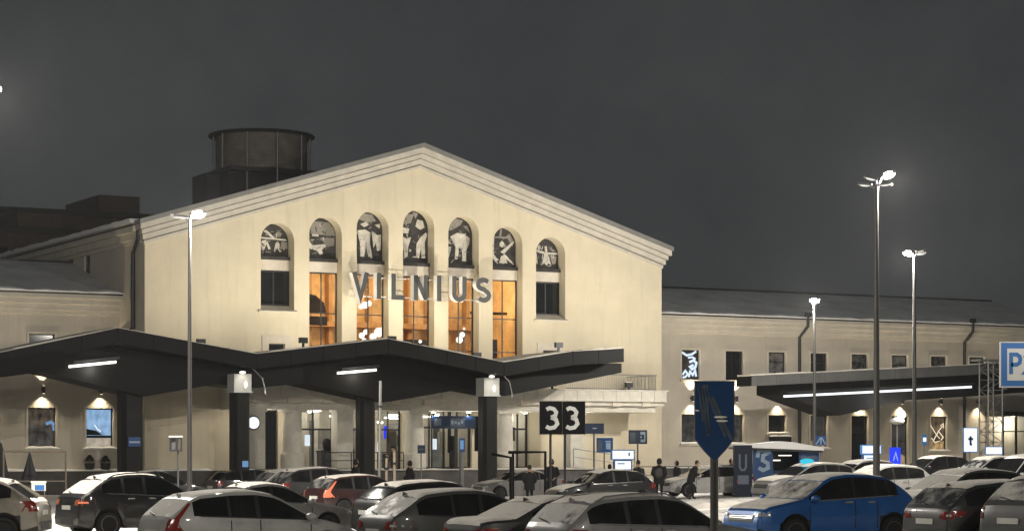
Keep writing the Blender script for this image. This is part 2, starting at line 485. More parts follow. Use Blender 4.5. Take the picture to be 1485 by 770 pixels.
# ------------------------------------------------------------------ main building
ARTS = [  # pale (1), mid (2) figures on a dark ground, in a unit box: x 0..1 across, y 0..1.35 up
 [(1,[(.02,.2),(.2,.62),(.34,.66),(.46,.3),(.4,.26),(.33,.5),(.26,.24),(.2,.24),(.16,.45),(.08,.16)]),(1,[(.56,.22),(.62,.55),(.68,.62),(.74,.5),(.72,.3),(.8,.2),(.74,.18),(.66,.36),(.6,.18)]),(1,[(.05,.72),(.95,.66),(.95,.72),(.05,.78)]),(1,[(.25,1.02),(.55,.7),(.62,.74),(.32,1.08)]),(2,[(.7,1.05),(.55,.86),(.72,.78),(.82,.95)]),(2,[(.76,.3),(.98,.32),(.98,.6),(.8,.62)]),(1,[(.66,.84),(.76,.82),(.8,.92),(.7,.98)])],
 [(1,[(.1,.5),(.3,.42),(.5,.34),(.6,.16),(.5,.12),(.42,.24),(.2,.3),(.1,.36)]),(1,[(.3,.42),(.66,.48),(.7,.4),(.56,.28),(.44,.3)]),(2,[(.22,.8),(.98,.76),(.98,1.0),(.78,1.2),(.3,1.22),(.2,1.1)]),(1,[(.26,.72),(.26,.92),(.44,.95),(.46,.72)]),(2,[(.5,.68),(.95,.66),(.95,.44),(.74,.4)]),(1,[(.04,.62),(.12,.66),(.24,.46),(.14,.44)]),(2,[(.62,.62),(.95,.64),(.95,.7),(.62,.68)])],
 [(1,[(.2,.82),(.44,.86),(.62,.78),(.6,.5),(.68,.1),(.56,.1),(.48,.4),(.42,.1),(.3,.1),(.28,.5),(.24,.62)]),(1,[(.66,.82),(.84,.72),(.96,.74),(.95,.3),(.84,.28),(.8,.5),(.72,.36)]),(2,[(.2,1.15),(.5,1.06),(.8,1.1),(.7,1.3),(.35,1.3)]),(1,[(.3,1.0),(.42,.92),(.56,.98),(.5,1.08)]),(1,[(.76,1.0),(.92,.9),(.94,1.04)]),(1,[(0.0,.3),(.1,.34),(.12,.7),(.02,.72)]),(1,[(.12,.74),(.3,.8),(.2,.72)])],
 [(1,[(.04,.7),(.3,.62),(.46,.66),(.36,.4),(.34,.14),(.24,.14),(.2,.36),(.1,.18),(.04,.26)]),(1,[(.64,.5),(.76,.66),(.94,.8),(.98,.74),(.9,.52),(.92,.12),(.8,.12),(.78,.4),(.72,.12),(.62,.14)]),(2,[(.1,1.1),(.3,1.24),(.55,1.26),(.44,1.02),(.1,.96)]),(1,[(.08,.9),(.4,.88),(.36,.74),(.16,.76)]),(1,[(.6,.94),(.76,.86),(.9,.92),(.84,1.1),(.66,1.12)]),(2,[(.6,1.14),(.7,1.3),(.5,1.33)]),(1,[(.4,.28),(.46,.28),(.46,.34),(.4,.34)])],
 [(1,[(.26,.78),(.5,.9),(.74,.88),(.92,.76),(.9,.6),(.8,.4),(.8,.1),(.66,.1),(.66,.44),(.56,.46),(.52,.16),(.42,.14),(.44,.5)]),(2,[(.02,.98),(.3,.96),(.6,1.12),(.7,1.26),(.4,1.32),(.12,1.2)]),(1,[(.06,.5),(.3,.5),(.26,.3),(.2,.16),(.08,.18)]),(1,[(.0,.62),(.34,.56),(.16,.72)]),(2,[(.7,1.1),(.92,.92),(.84,1.12)]),(1,[(.02,.76),(.12,.78),(.1,.88)])],
 [(1,[(.1,.82),(.26,.84),(.26,.4),(.4,.22),(.3,.16),(.14,.36)]),(1,[(.44,.12),(.5,.36),(.62,.4),(.72,.12)]),(1,[(.48,.5),(.92,.9),(.96,.86),(.6,.44)]),(1,[(.62,.44),(.96,.1),(.92,.06),(.56,.38)]),(1,[(.46,.82),(.54,.9),(.62,.8),(.56,.66),(.46,.7)]),(2,[(.06,.98),(.72,.98),(.72,1.04),(.06,1.04)]),(1,[(.16,.84),(.22,1.12),(.28,1.12),(.26,.84)]),(2,[(.44,1.0),(.48,1.3),(.54,1.3),(.5,1.0)]),(2,[(.68,1.06),(.9,.7),(.94,.9),(.8,1.16)])],
 [(1,[(.06,.22),(.12,.66),(.24,.68),(.28,.18),(.2,.26)]),(1,[(.42,.14),(.52,.66),(.64,.62),(.76,.14),(.66,.26),(.6,.12),(.52,.24)]),(1,[(.2,.74),(.56,.62),(.98,.64),(.98,.72),(.6,.72),(.24,.82)]),(1,[(.52,.98),(.6,1.0),(.62,.74),(.54,.74)]),(2,[(.7,.58),(.95,.56),(.9,.22),(.8,.2)]),(2,[(.66,1.0),(.8,.76),(.92,.78)]),(1,[(.28,1.0),(.34,1.0),(.36,.8),(.3,.8)])],
]
ARTLAB = ['two striding figures', 'a reclining figure', 'a broad shouldered figure', 'two standing figures under an arch', 'figures in pale robes', 'a figure with crossed poles', 'figures joined by a bar']

def arch_loop(c, wd, h0, top, n=14):
    r = wd / 2; sp = top - r
    return [(c - r, h0), (c + r, h0)] + [(c + r * cos(pi * k / n), sp + r * sin(pi * k / n)) for k in range(n + 1)]

GLOBES = [(13.35, 1.9, 8.75, .17), (13.6, 1.9, 8.95, .15), (14.05, 1.9, 8.7, .2), (14.4, 1.9, 8.95, .27), (14.65, 1.9, 9.15, .14), (13.5, 1.9, 8.45, .16), (13.95, 1.9, 8.35, .2), (13.55, 1.9, 10.45, .2), (13.8, 1.9, 10.55, .16), (13.3, 1.9, 10.35, .14),
          (19.5, 1.9, 8.65, .2), (19.68, 1.9, 8.95, .16), (19.8, 1.9, 9.3, .07), (17.0, 1.9, 8.5, .1), (19.7, 2.0, 10.9, .1)]
def main_building():
    T = empty('terminal_building', B0, TH, 'cream gabled airport terminal hall with seven arched windows and a row of floodlights', 'terminal')
    W = 32.0
    bays = [15.95 + 2.825 * (i - 3) for i in range(7)]
    tops = [14.57, 15.04, 15.5, 15.72, 15.5, 15.04, 14.57]
    bw = 1.94
    holes, rev = [], []
    for i, c in enumerate(bays):
        hb = 9.85 if i in (0, 6) else 7.3
        holes.append(arch_loop(c, bw, hb, tops[i])); rev.append(0.82)
    for c in (bays[0] - .05, bays[6] - .05):
        holes.append([(c - .45, 7.15), (c + .45, 7.15), (c + .45, 8.08), (c - .45, 8.08)]); rev.append(0.25)
    gopen = [(5.3, 7.5), (8.6, 12.9), (13.4, 14.9), (15.8, 19.3), (20.1, 23.0)]
    for a, b in gopen:
        holes.append([(a, 1.3), (b, 1.3), (b, 4.62), (a, 4.62)]); rev.append(0.35)
    mb = MB()
    outer = [(0, 0), (W, 0), (W, 14.0), (16, 18.9), (0, 14.0)]
    cdt_wall(mb, outer, holes, 0.0, 0, rev)
    mb.build('front_wall', STUCCO, T)
    mb = MB()
    lh = [[(1.6, 10.35), (2.4, 10.35), (2.4, 12.2), (1.6, 12.2)], [(9, 11.6), (10, 11.6), (10, 13.2), (9, 13.2)], [(12, 11.6), (13, 11.6), (13, 13.2), (12, 13.2)]]
    q = MB(); cdt_wall(q, [(0.0, 0), (24, 0), (24, 14.2), (0.0, 14.2)], lh, 0, 0, 0.2)
    mb.add([(y, x, z) for x, y, z in q.v], q.f)
    mb.build('side_wall', STUCCO2, T)
    mb = MB(); mb.box(W - .02, W, .02, 24, 0, 14.2); mb.box(0.02, W - .02, 23.9, 24, 0, 14.2)
    mb.build('rear_wall', STUCCO2, T)
    for loop in lh:
        mb = MB()
        y0, y1, z0, z1 = loop[0][0], loop[1][0], loop[0][1], loop[2][1]
        mb.box(.12, .2, y0, y1, z0, z1)
        wdw = mb.build('window', FRAMEM, T)
        MB().box(.09, .12, y0 + .07, y1 - .07, z0 + .07, z1 - .07).build('pane', DARKGLASS, wdw)
    # raking cornice in steps, both slopes
    m_ = 4.9 / 16.0
    def rake(hoff0, hoff1, proj, mt, nm):
        for sg in (0, 1):
            mb = MB()
            a, b = (-proj * .7 - .03, 16.0) if sg == 0 else (16.0, W + proj * .7 + .03)
            def hh(s): return 14.27 + m_ * (16 - abs(s - 16.0))
            poly = [(a, hh(a) + hoff0), (b, hh(b) + hoff0), (b, hh(b) + hoff1), (a, hh(a) + hoff1)]
            mb.prism(poly, -proj, 0.3)
            mb.build(nm, mt, T)
    rake(-1.16, -1.0, .06, CORN, 'cornice_band')
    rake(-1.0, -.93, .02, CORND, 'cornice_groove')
    rake(-.93, -.66, .20, CORN, 'cornice_band')
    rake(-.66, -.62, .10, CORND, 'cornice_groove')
    rake(-.62, -.38, .34, CORN, 'cornice_band')
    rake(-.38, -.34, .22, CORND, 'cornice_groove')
    rake(-.34, -.05, .52, CORN, 'cornice_band')
    rake(-.05, .20, .62, EDGEM, 'roof_edge')
    # roof slopes
    mb = MB()
    e = 14.27 - m_ * .6
    mb.prism([(-.6, e - .06), (16, 14.27 + 4.9 - .05), (W + .6, e - .06), (W + .6, e + .04), (16, 14.27 + 4.9 + .06), (-.6, e + .04)], .3, 24.3)
    mb.build('roof', DARKMETAL, T)
    # eaves along the left side wall with a lip of snow
    mb = MB(); mb.box(-.55, 0, .3, 24.2, 13.75, 14.18); mb.box(-.3, 0, .3, 24.2, 13.4, 13.75); mb.box(-.12, 0, .3, 24.2, 13.2, 13.4)
    mb.build('eaves_cornice', TRIM, T)
    mb = MB()
    for k in range(24):
        y = .3 + k
        t = .1 + .06 * random.random()
        mb.box(-.72, .3, y, y + 1.0, 14.2, 14.3 + t)
    mb.build('eaves_snow', SNOW, T)
    # bays
    for i, c in enumerate(bays):
        hb = 9.85 if i in (0, 6) else 7.3
        l, r = c - bw / 2, c + bw / 2
        A = MB()
        loop = arch_loop(c, bw, 12.80, tops[i])
        A.prism(loop, .80, .86, 0)
        art = A.build('art_panel', ART_D, T)
        art['label'] = 'arched panel showing ' + ARTLAB[i]
        F = MB()
        hA = tops[i] - 12.8
        for q, (kk, poly) in enumerate(ARTS[i]):
            pts = [(l + .02 + x * (bw - .04), 12.84 + y * hA / 1.36) for x, y in poly]
            # keep inside the arch
            cl = []
            sp = tops[i] - bw / 2
            for x, z in pts:
                if z > sp:
                    v = Vector((x - c, z - sp)); R = bw / 2 - .04
                    if v.length > R: v = v.normalized() * R
                    x, z = c + v.x, sp + v.y
                cl.append((x, z))
            F.prism(cl, .772 + q * .002, .80, kk - 1)
        F.build('figures', [ART_L, ART_M], art)
        G = MB(); rnd = random.Random(40 + i); spr = tops[i] - bw / 2
        for q in range(26):
            x, z = l + .1 + rnd.random() * (bw - .2), 12.9 + rnd.random() * (hA - .35)
            if z > spr and (Vector((x - c, z - spr)).length > bw / 2 - .3): continue
            a_ = rnd.random() * pi; L_ = .1 + rnd.random() * .22
            x2, z2 = x + cos(a_) * L_, z + sin(a_) * L_
            if abs(x2 - c) > bw / 2 - .05 or z2 < 12.86: continue
            G.stroke([(x, z), ((x + x2) / 2 + .04 * (rnd.random() - .5), (z + z2) / 2), (x2, z2)], .025 + rnd.random() * .035, .762 + q * .0003, .7705, rnd.choice([0, 1, 1, 2]))
        sg_ = G.build('incised_lines', [ART_L, ART_M, ART_D], art); sg_['kind'] = 'stuff'
        MB().box(l, r, .52, .80, 12.62, 12.80).build('art_sill', ART_D, T)
        MB().box(l + .02, r - .02, .58, .82, 12.06, 12.62).build('spandrel', SPANDREL, T)
        if i in (0, 6):
            window(T, l, r, hb + .3, 12.06, .68, (.52,), (), DARKGLASS, .09)
            mb = MB(); mb.prism([(-.12, hb - .12), (.7, hb - .05), (.7, hb + .30), (.6, hb + .30), (-.12, hb - .02)], l - .14, r + .14, 0, 'x')
            mb.build('sill', TRIM, T)
        else:
            window(T, l, r, 7.3, 12.06, .68, (.52,), (.135, .53), GLASS, .07)
    for c in (bays[0] - .05, bays[6] - .05):
        window(T, c - .45, c + .45, 7.15, 8.08, .18, (), (), DARKGLASS, .06)
        mb = MB(); mb.box(c - .85, c - .47, -.05, .03, 7.0, 8.5); mb.box(c + .47, c + .85, -.05, .03, 7.0, 8.5); mb.box(c - .47, c + .47, -.05, .03, 8.1, 8.5)
        mb.build('window_surround', SPANDREL, T)
    # warm upper hall behind the tall windows
    mb = MB()
    s0, s1, d0, d1, h0, h1 = 8.6, 23.4, .88, 6.2, 6.9, 12.65
    mb.add([(s0, d0, h0), (s1, d0, h0), (s1, d1, h0), (s0, d1, h0), (s0, d0, h1), (s1, d0, h1), (s1, d1, h1), (s0, d1, h1)],
           [(0, 1, 2, 3), (4, 5, 6, 7), (1, 2, 6, 5), (2, 3, 7, 6), (3, 0, 4, 7)])
    mb.build('upper_hall', AMBER, T)
    mb = MB()
    for k in range(12):
        s = 9.2 + k * 1.27
        mb.box(s, s + .22, 5.6, 6.15, 7.0, 12.6)
    mb.box(8.7, 23.3, 5.3, 6.14, 9.4, 9.7); mb.build('hall_pilasters', AMBERF, T)
    mb = MB()
    mb.box(9.9, 11.3, 2.0, 2.1, 9.25, 9.75); mb.prism([(9.9, 9.95), (11.25, 9.95), (11.1, 10.5), (10.6, 10.9), (9.9, 11.0)], 2.0, 2.1)
    mb.box(15.6, 17.6, 2.0, 2.15, 7.2, 8.6); mb.box(21.3, 21.6, 2.2, 2.5, 9.4, 10.9); mb.box(20.6, 23, 2.6, 2.7, 10.2, 10.35); mb.box(21.5, 21.8, 1.6, 1.9, 7.3, 8.7)
    mb.build('hall_furniture', AMBERD, T)
    g = MB()
    for s, d, h, r in GLOBES:
        g.ball((s, d, h), r, n=10)
    g.build('pendant_globes', GLOBE, T, smooth=60)
    for s in (9.9, 12.6, 15.5, 18.4, 21.4):
        lamp('hall_light', 'POINT', (s, 3.0, 11.3), 235, (1.0, .78, .48), T, size=.4)
    # lit concourse behind the ground floor openings
    mb = MB()
    s0, s1, d0, d1, h0, h1 = 4.9, 23.6, .36, 8.0, 1.28, 5.0
    c8 = [(s0, d0, h0), (s1, d0, h0), (s1, d1, h0), (s0, d1, h0), (s0, d0, h1), (s1, d0, h1), (s1, d1, h1), (s0, d1, h1)]
    mb.add(c8, [(4, 5, 6, 7), (1, 2, 6, 5), (2, 3, 7, 6), (3, 0, 4, 7)]); mb.add(c8, [(0, 1, 2, 3)], 1)
    for s in (6.5, 10.2, 13.9, 17.5, 21.2): mb.box(s, s + .5, 3.4, 3.9, 1.3, 4.98, 0)
    mb.build('concourse', [HALLW, HALLF], T)
    mb = MB()
    for k in range(9):
        s = 5.6 + k * 2.05
        mb.box(s, s + 1.0, 1.5 + (k % 2) * .8, 1.7 + (k % 2) * .8, 4.86, 4.93); mb.box(s + .3, s + 1.5, 5.2, 5.5, 4.86, 4.93)
    mb.build('ceiling_lights', HALLLED, T)
    mb = MB()
    for s, d, a in ((9.3, 5.9, .9), (11.4, 2.8, .5), (14.0, 4.9, .7), (17.0, 6.0, 1.2), (18.5, 2.4, .35), (21.8, 5.0, 1.2), (22.6, 2.2, .35)):
        mb.box(s, s + a, d, d + .3, 1.3, 3.2 + a * .6)
    mb.build('concourse_kiosks', KIOSKM, T)
    mb = MB()
    for s, d, a, h in ((10.7, 5.4, .3, 2.5), (14.2, 3.0, .35, 3.0), (16.9, 2.0, .35, 3.4), (16.7, 2.0, .45, 2.3), (21.9, 1.6, .3, 3.1)):
        mb.box(s, s + a, d, d + .05, h, h + a * 1.3)
    mb.build('concourse_screens', SCREENLB, T)
    rnd = random.Random(11)
    for q in range(26):
        s = 6.0 + q * .68 + rnd.random() * .3; d = 1.0 + rnd.random() * 3.6; wd = .15 + rnd.random() * .55; h0 = 1.3 + (rnd.random() * 1.6 if rnd.random() < .5 else 0); h1 = min(4.6, h0 + .6 + rnd.random() * 2.6)
        MB().box(s, s + wd, d, d + .08, h0, h1).build('partition', rnd.choice([KIOSKM, FRAMEM, HALLW, POLEG, DARKGLASS]), T)
    mb = MB()
    for q in range(15):
        s = 6.3 + q * 1.22; d = 1.2 + rnd.random() * 3; h = 3.9 + rnd.random() * .6; a = (rnd.random() - .5) * .25
        mb.prism([(s, h), (s + .8, h + a), (s + .8, h + a + .07), (s, h + .07)], d, d + .12)
    mb.build('hanging_lights', HALLLED, T)
    mb = MB()
    for s, d, h in ((9.6, 1.2, 2.6), (13.9, 1.3, 2.2), (17.6, 1.6, 2.4), (21.4, 1.4, 2.3), (22.3, 1.2, 3.3)): mb.box(s, s + .3, d, d + .04, h, h + .6)
    mb.build('lit_posters', SCREENW, T)
    MB().box(14.35, 14.6, 1.1, 1.14, 3.0, 3.7).build('blue_poster', SCREENB, T)
    # glazed screens in the openings
    window(T, 5.3, 7.5, 1.3, 4.62, .2, (.6,), (), DARKGLASS, .08, name='shop_window')
    window(T, 8.6, 12.9, 1.3, 4.62, .2, (.24, .5, .76), (.66,), GLASS, .12, name='glazed_door')
    window(T, 13.4, 14.9, 1.3, 4.62, .2, (.5,), (.66,), GLASS, .1, name='glazed_door')
    window(T, 15.8, 19.3, 1.3, 4.62, .2, (.26, .52, .76), (.70,), GLASS, .12, name='glazed_door')
    window(T, 20.1, 23.0, 1.3, 4.62, .2, (.22, .5, .78), (.68,), GLASS, .12, name='glazed_door')
    # plinth, terrace
    mb = MB(); mb.box(0, 3.6, -.35, -.003, 0, 1.28); mb.build('plinth', CONC, T)
    snow_ledge(T, .02, 3.6, -.45, -.003, 1.283, .13, 'plinth_snow')
    mb = MB(); mb.box(3.6, 25.6, -4.3, -.003, 0, 1.29); mb.build('terrace', CONC, T)
    snow_ledge(T, 3.62, 25.6, -4.42, -3.7, 1.293, .10, 'terrace_snow', SNOWDIRTY)
    # portico: columns, architrave, brackets, fascia of separate stones, roof
    for i, s in enumerate((4.9, 7.05, 9.9, 14.2, 19.7, 24.2)):
        mb = MB()
        if i in (0, 2, 5):
            mb.box(s - .45, s + .45, -3.4, -2.6, 1.39, 4.35); mb.box(s - .52, s + .52, -3.47, -2.53, 4.35, 4.5)
            mb.build('pilaster', STONE, T)
        else:
            mb.lathe([(.62, 0), (.64, .3), (.62, .75), (.53, .85), (.52, .92), (.50, 2.0), (.46, 2.95)], 24, 0, (s, -3.0, 1.39))
            mb.box(s - .58, s + .58, -3.58, -2.42, 4.34, 4.5)
            mb.build('column', STONE, T, smooth=35)
    MB().box(4.2, 29.3, -3.55, -.01, 4.5, 4.86).build('architrave', STONE, T)
    brk = None
    for k in range(13):
        s = 4.7 + k * 1.98
        if brk is None:
            brk = MB().box(-.28, .28, -.22, .14, 0, .26).build('bracket', TRIM, T); o = brk
        else:
            o = brk.copy(); COL.objects.link(o)
        o.location = (s, -3.7, 4.83)
    nb = 30; L = 25.5 / nb
    st = None
    for k in range(nb):
        if st is None:
            st = MB().box(.008, L - .008, -.14, .1, 0, .60).build('stone', STONE, T); o = st
        else:
            o = st.copy(); COL.objects.link(o)
        o.location = (4.2 + k * L, -3.96 - .006 * (k % 3), 5.09)
    MB().box(4.21, 29.69, -3.86, -.01, 4.86, 5.66).build('portico_roof', STONE, T)
    mb = MB(); mb.box(4.1, 29.8, -4.16, -3.7, 5.693, 5.75)
    for k in range(40):
        s = 4.2 + k * .64
        mb.box(s, s + .6, -3.7, -.02, 5.67, 5.74 + .05 * random.random())
    mb.build('portico_snow', SNOWDIRTY, T)
    pl = None
    for s in (6.0, 8.4, 12.0, 16.0, 18.2, 21.8, 25.6):
        if pl is None:
            pl = MB().lathe([(.16, 0), (.16, .06)], 14, 0, (0, 0, 0)).build('portico_downlight', FRAMEM, T); o = pl
            ln = MB().lathe([(.13, -.012), (.13, -.002)], 12).build('lens', HALLLED, pl)
        else:
            o = pl.copy(); COL.objects.link(o); l2 = ln.copy(); COL.objects.link(l2); l2.parent = o
        o.location = (s, -1.7, 4.43)
        lamp('portico_light', 'POINT', (s, -1.7, 4.32), 75, (1, .93, .8), T, size=.12)
    for s in (7.5, 11.5, 15.5, 19.0, 22.0): lamp('concourse_light', 'POINT', (s, 3.0, 4.5), 95, (1, .94, .82), T, size=.2)
    # balustrade on the portico roof
    mb = MB(); mb.tube([(23.4, -3.5, 6.62), (29.4, -3.5, 6.62), (29.4, -.3, 6.62)], .035, 6); mb.tube([(23.4, -3.5, 5.82), (29.4, -3.5, 5.82), (29.4, -.3, 5.82)], .025, 6)
    mb.build('balustrade_rail', GALV, T)
    mb = MB()
    for k in range(50): mb.box(23.45 + k * .12, 23.465 + k * .12, -3.51, -3.49, 5.72, 6.62)
    for k in range(24): mb.box(29.39, 29.41, -3.38 + k * .13, -3.365 + k * .13, 5.72, 6.62)
    b = mb.build('balusters', GALV, T); b['kind'] = 'stuff'
    # floodlights that wash the gable
    fl = None
    for k, s in enumerate((5.0, 9.6, 15.9, 22.2, 27.2)):
        if fl is None:
            mb = MB(); mb.box(-.22, .22, -.1, .1, .14, .42); mb.box(-.05, .05, -.05, .05, 0, .14)
            fl = mb.build('floodlight', DARKMETAL, T); o = fl
            ln = MB().add([(-.19, -.08, .425), (.19, -.08, .425), (.19, .08, .425), (-.19, .08, .425)], [(0, 1, 2, 3)]).build('lens', WALLLED, fl)
        else:
            o = fl.copy(); COL.objects.link(o)
            l2 = ln.copy(); COL.objects.link(l2); l2.parent = o
        o.location = (s, -4.02, 5.76)
        lamp('gable_floodlight', 'SPOT', (s, -4.9, 6.35), FLOOD * (1.0, 1.9, 2.1, 1.0, 1.0)[k], (1.0, .93, .77), T, (s + (s - 15.9) * (.75 if k != 1 else .2), 0, 26.0), 150 if k in (1, 2) else 128, 1.0, .05)
    # wall lamps beside the clock, downpipe on the left
    mb = MB(); mb.tube([(-.3, .25, 14.1), (-.3, .25, 13.3), (-.12, 1.5, 12.7), (-.12, 1.5, 8.8), (-.12, 3.6, 8.3), (-.12, 3.6, .3)], .11, 10)
    mb.build('downpipe', DARKMETAL, T, smooth=50)
    mb = MB(); mb.lathe([(.31, 0), (.31, .1)], 20, 0, (0, 0, 0), 'y'); o = mb.build('round_lamp_sign', SCREENW, T, smooth=40); o.location = (4.62, -3.62, 3.78)
    mb = MB(); mb.lathe([(.38, .02), (.38, .08)], 20, 0, (0, 0, 0), 'y'); o2 = mb.build('rim', FRAMEM, o, smooth=40); o2.location = (0, .03, 0)
    return T

HAZE = 0.00017
FLOOD = 1030
FILLFLOOD = 320
TERM = main_building()

# sign letters VILNIUS standing off the wall
def letters():
    R = empty('letter_sign', P(15.6, -.65, 10.6), TH, 'large grey VILNIUS letters with white sides across the gable', 'sign')
    st, H = .27, 1.43
    def place(nm, s0, s1, strokes, closed=False):
        mb = MB()
        w_ = s1 - s0
        for pts in strokes:
            pp = [(s0 - 15.6 + x * w_, y * H) for x, y in pts]
            mb.stroke(pp, st, -.24, .18, 0, False, 1)
        o = mb.build('letter', [LETTER, LETTERSIDE], R, fix=False)
        o['label'] = 'letter ' + nm
    a = st / 2
    place('V', 11.46, 12.50, [[(.13, 1), (.5, .06), (.87, 1)]])
    place('first I', 12.95, 13.22, [[(.5, 0), (.5, 1)]])
    place('L', 13.83, 14.66, [[(.165, 1), (.165, .095), (1, .095)]])
    place('N', 15.20, 16.08, [[(.155, 0), (.155, .98)], [(.155, .93), (.845, .07)], [(.845, .02), (.845, 1)]])
    place('second I', 16.64, 16.91, [[(.5, 0), (.5, 1)]])
    uu = [(.155, 1), (.155, .32)] + [(.5 - .345 * cos(pi * k / 8), .32 - .22 * sin(pi * k / 8)) for k in range(1, 8)] + [(.845, .32), (.845, 1)]
    place('U', 17.58, 18.50, [uu])
    S = []
    for k in range(0, 11):
        q = radians(35 + 235 * k / 10); S.append((.5 + .36 * cos(q), .72 + .18 * sin(q)))
    for k in range(1, 11):
        q = radians(90 - 235 * k / 10); S.append((.5 + .36 * cos(q), .29 + .19 * sin(q)))
    place('S', 19.08, 20.05, [S])
    mb = MB()
    for h in (.16, 1.2):
        mb.tube([(-4.0, .22, h), (4.0, .22, h)], .03, 6)
        for s in (-3.4, -2.2, -.9, .9, 2.4, 3.6): mb.tube([(s, .22, h), (s, .64, h)], .025, 6)
    mb.build('mounting_rail', PALEMETAL, R)
letters()

# ------------------------------------------------------------------ wings
LAMPP = 200
def wing(nm, label, axis, s0, s1, lowers, uppers, hip=None):
    T = empty(nm, B0, TH, label, 'terminal wing')
    D = 4.0
    holes, rev = [], []
    for c, wd, hb, ht, *_ in lowers: holes.append([(c - wd / 2, hb), (c + wd / 2, hb), (c + wd / 2, ht), (c - wd / 2, ht)]); rev.append(.3)
    for c, wd, hb, ht, *_ in uppers: holes.append([(c - wd / 2, hb), (c + wd / 2, hb), (c + wd / 2, ht), (c - wd / 2, ht)]); rev.append(.3)
    mb = MB(); cdt_wall(mb, [(s0, 0), (s1, 0), (s1, 10.4), (s0, 10.4)], holes, D, 0, rev)
    mb.build('front_wall', STUCCO2, T)
    mb = MB()
    for k, (a, b, pr) in enumerate(((9.55, 9.66, .1), (9.78, 9.98, .2), (10.1, 10.4, .36), (10.4, 10.6, .5))):
        mb.box(s0, s1, D - pr, D + .3, a, b)
    mb.box(s0, s1, D - .12, D + .29, 9.66, 9.78); mb.box(s0, s1, D - .2, D + .29, 9.98, 10.1)
    mb.build('cornice', TRIM, T)
    MB().box(s0, s1, D - .62, D - .1, 10.6, 10.68).build('gutter', DARKMETAL, T)
    # roof plane with a lip of snow at the eave
    mb = MB()
    n = 60
    e1 = s1 if hip is None else hip
    for k in range(n):
        a, b = s0 + (e1 - s0) * k / n, s0 + (e1 - s0) * (k + 1) / n
        mb.add([(a, D - .5, 10.70), (b, D - .5, 10.70), (b, 12.2, 13.0), (a, 12.2, 13.0)], [(0, 1, 2, 3)])
    if hip is not None: mb.add([(hip, D - .5, 10.70), (s1, D - .5, 10.7), (s1, 20.6, 10.7), (hip, 12.2, 13.0)], [(0, 1, 3), (1, 2, 3)])
    mb.add([(s0, 12.2, 13.0), (e1, 12.2, 13.0), (s1, 20.6, 10.70), (s0, 20.6, 10.70)], [(0, 1, 2, 3)])
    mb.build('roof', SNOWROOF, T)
    MB().box(s0, e1, 12.1, 12.3, 12.98, 13.1).build('ridge', DARKMETAL, T)
    snow_ledge(T, s0, s1, D - .70, D + .5, 10.685, .22, 'eaves_snow')
    for c, wd, hb, ht, pane, vb, hbr in lowers + uppers:
        wdw = window(T, c - wd / 2, c + wd / 2, hb, ht, D + .16, vb, hbr, pane, .07)
        mb = MB(); mb.box(c - wd / 2 - .15, c + wd / 2 + .15, D - .16, D + .14, hb - .12, hb - .02)
        sl = mb.build('sill', TRIM, wdw)
        if hb < 5:
            snow_ledge(wdw, c - wd / 2 - .18, c + wd / 2 + .18, D - .22, D + .1, hb - .018, .14, 'sill_snow')
        mb = MB()
        e2 = .1
        mb.box(c - wd / 2 - e2, c - wd / 2 - .001, D - .025, D + .02, hb, ht); mb.box(c + wd / 2 + .001, c + wd / 2 + e2, D - .025, D + .02, hb, ht)
        mb.box(c - wd / 2 - e2, c + wd / 2 + e2, D - .03, D + .02, ht + .001, ht + e2)
        mb.build('surround', TRIM, wdw)
    wl0 = None
    for c in axis:
        if wl0 is None:
            mb = MB(); mb.lathe([(.085, -.2), (.085, .2)], 12); mb.box(-.05, .05, .05, .28, -.06, .06)
            wl0 = mb.build('wall_lamp', DARKMETAL, T, smooth=40); o = wl0
            ln = MB().lathe([(.065, -.205), (.065, -.201)], 10).lathe([(.065, .201), (.065, .205)], 10).build('lens', WALLLED, wl0)
        else:
            o = wl0.copy(); COL.objects.link(o); l2 = ln.copy(); COL.objects.link(l2); l2.parent = o
        o.location = (c, D - .28, 5.55)
        lamp('wall_lamp_down', 'SPOT', (c, D - .28, 5.33), LAMPP, (1.0, .84, .58), T, (c, D - .02, 3.6), 104, 1.0, .02)
        lamp('wall_lamp_up', 'SPOT', (c, D - .28, 5.77), LAMPP * 2.2, (1.0, .84, .58), T, (c, D - .05, 8.4), 84, 1.0, .02)
    # plinth with a ledge of snow
    MB().box(s0, s1, D - .5, D - .003, 0, 1.25).build('plinth', CONC, T)
    snow_ledge(T, s0, s1, D - .58, D - .01, 1.253, .15, 'plinth_snow')
    return T

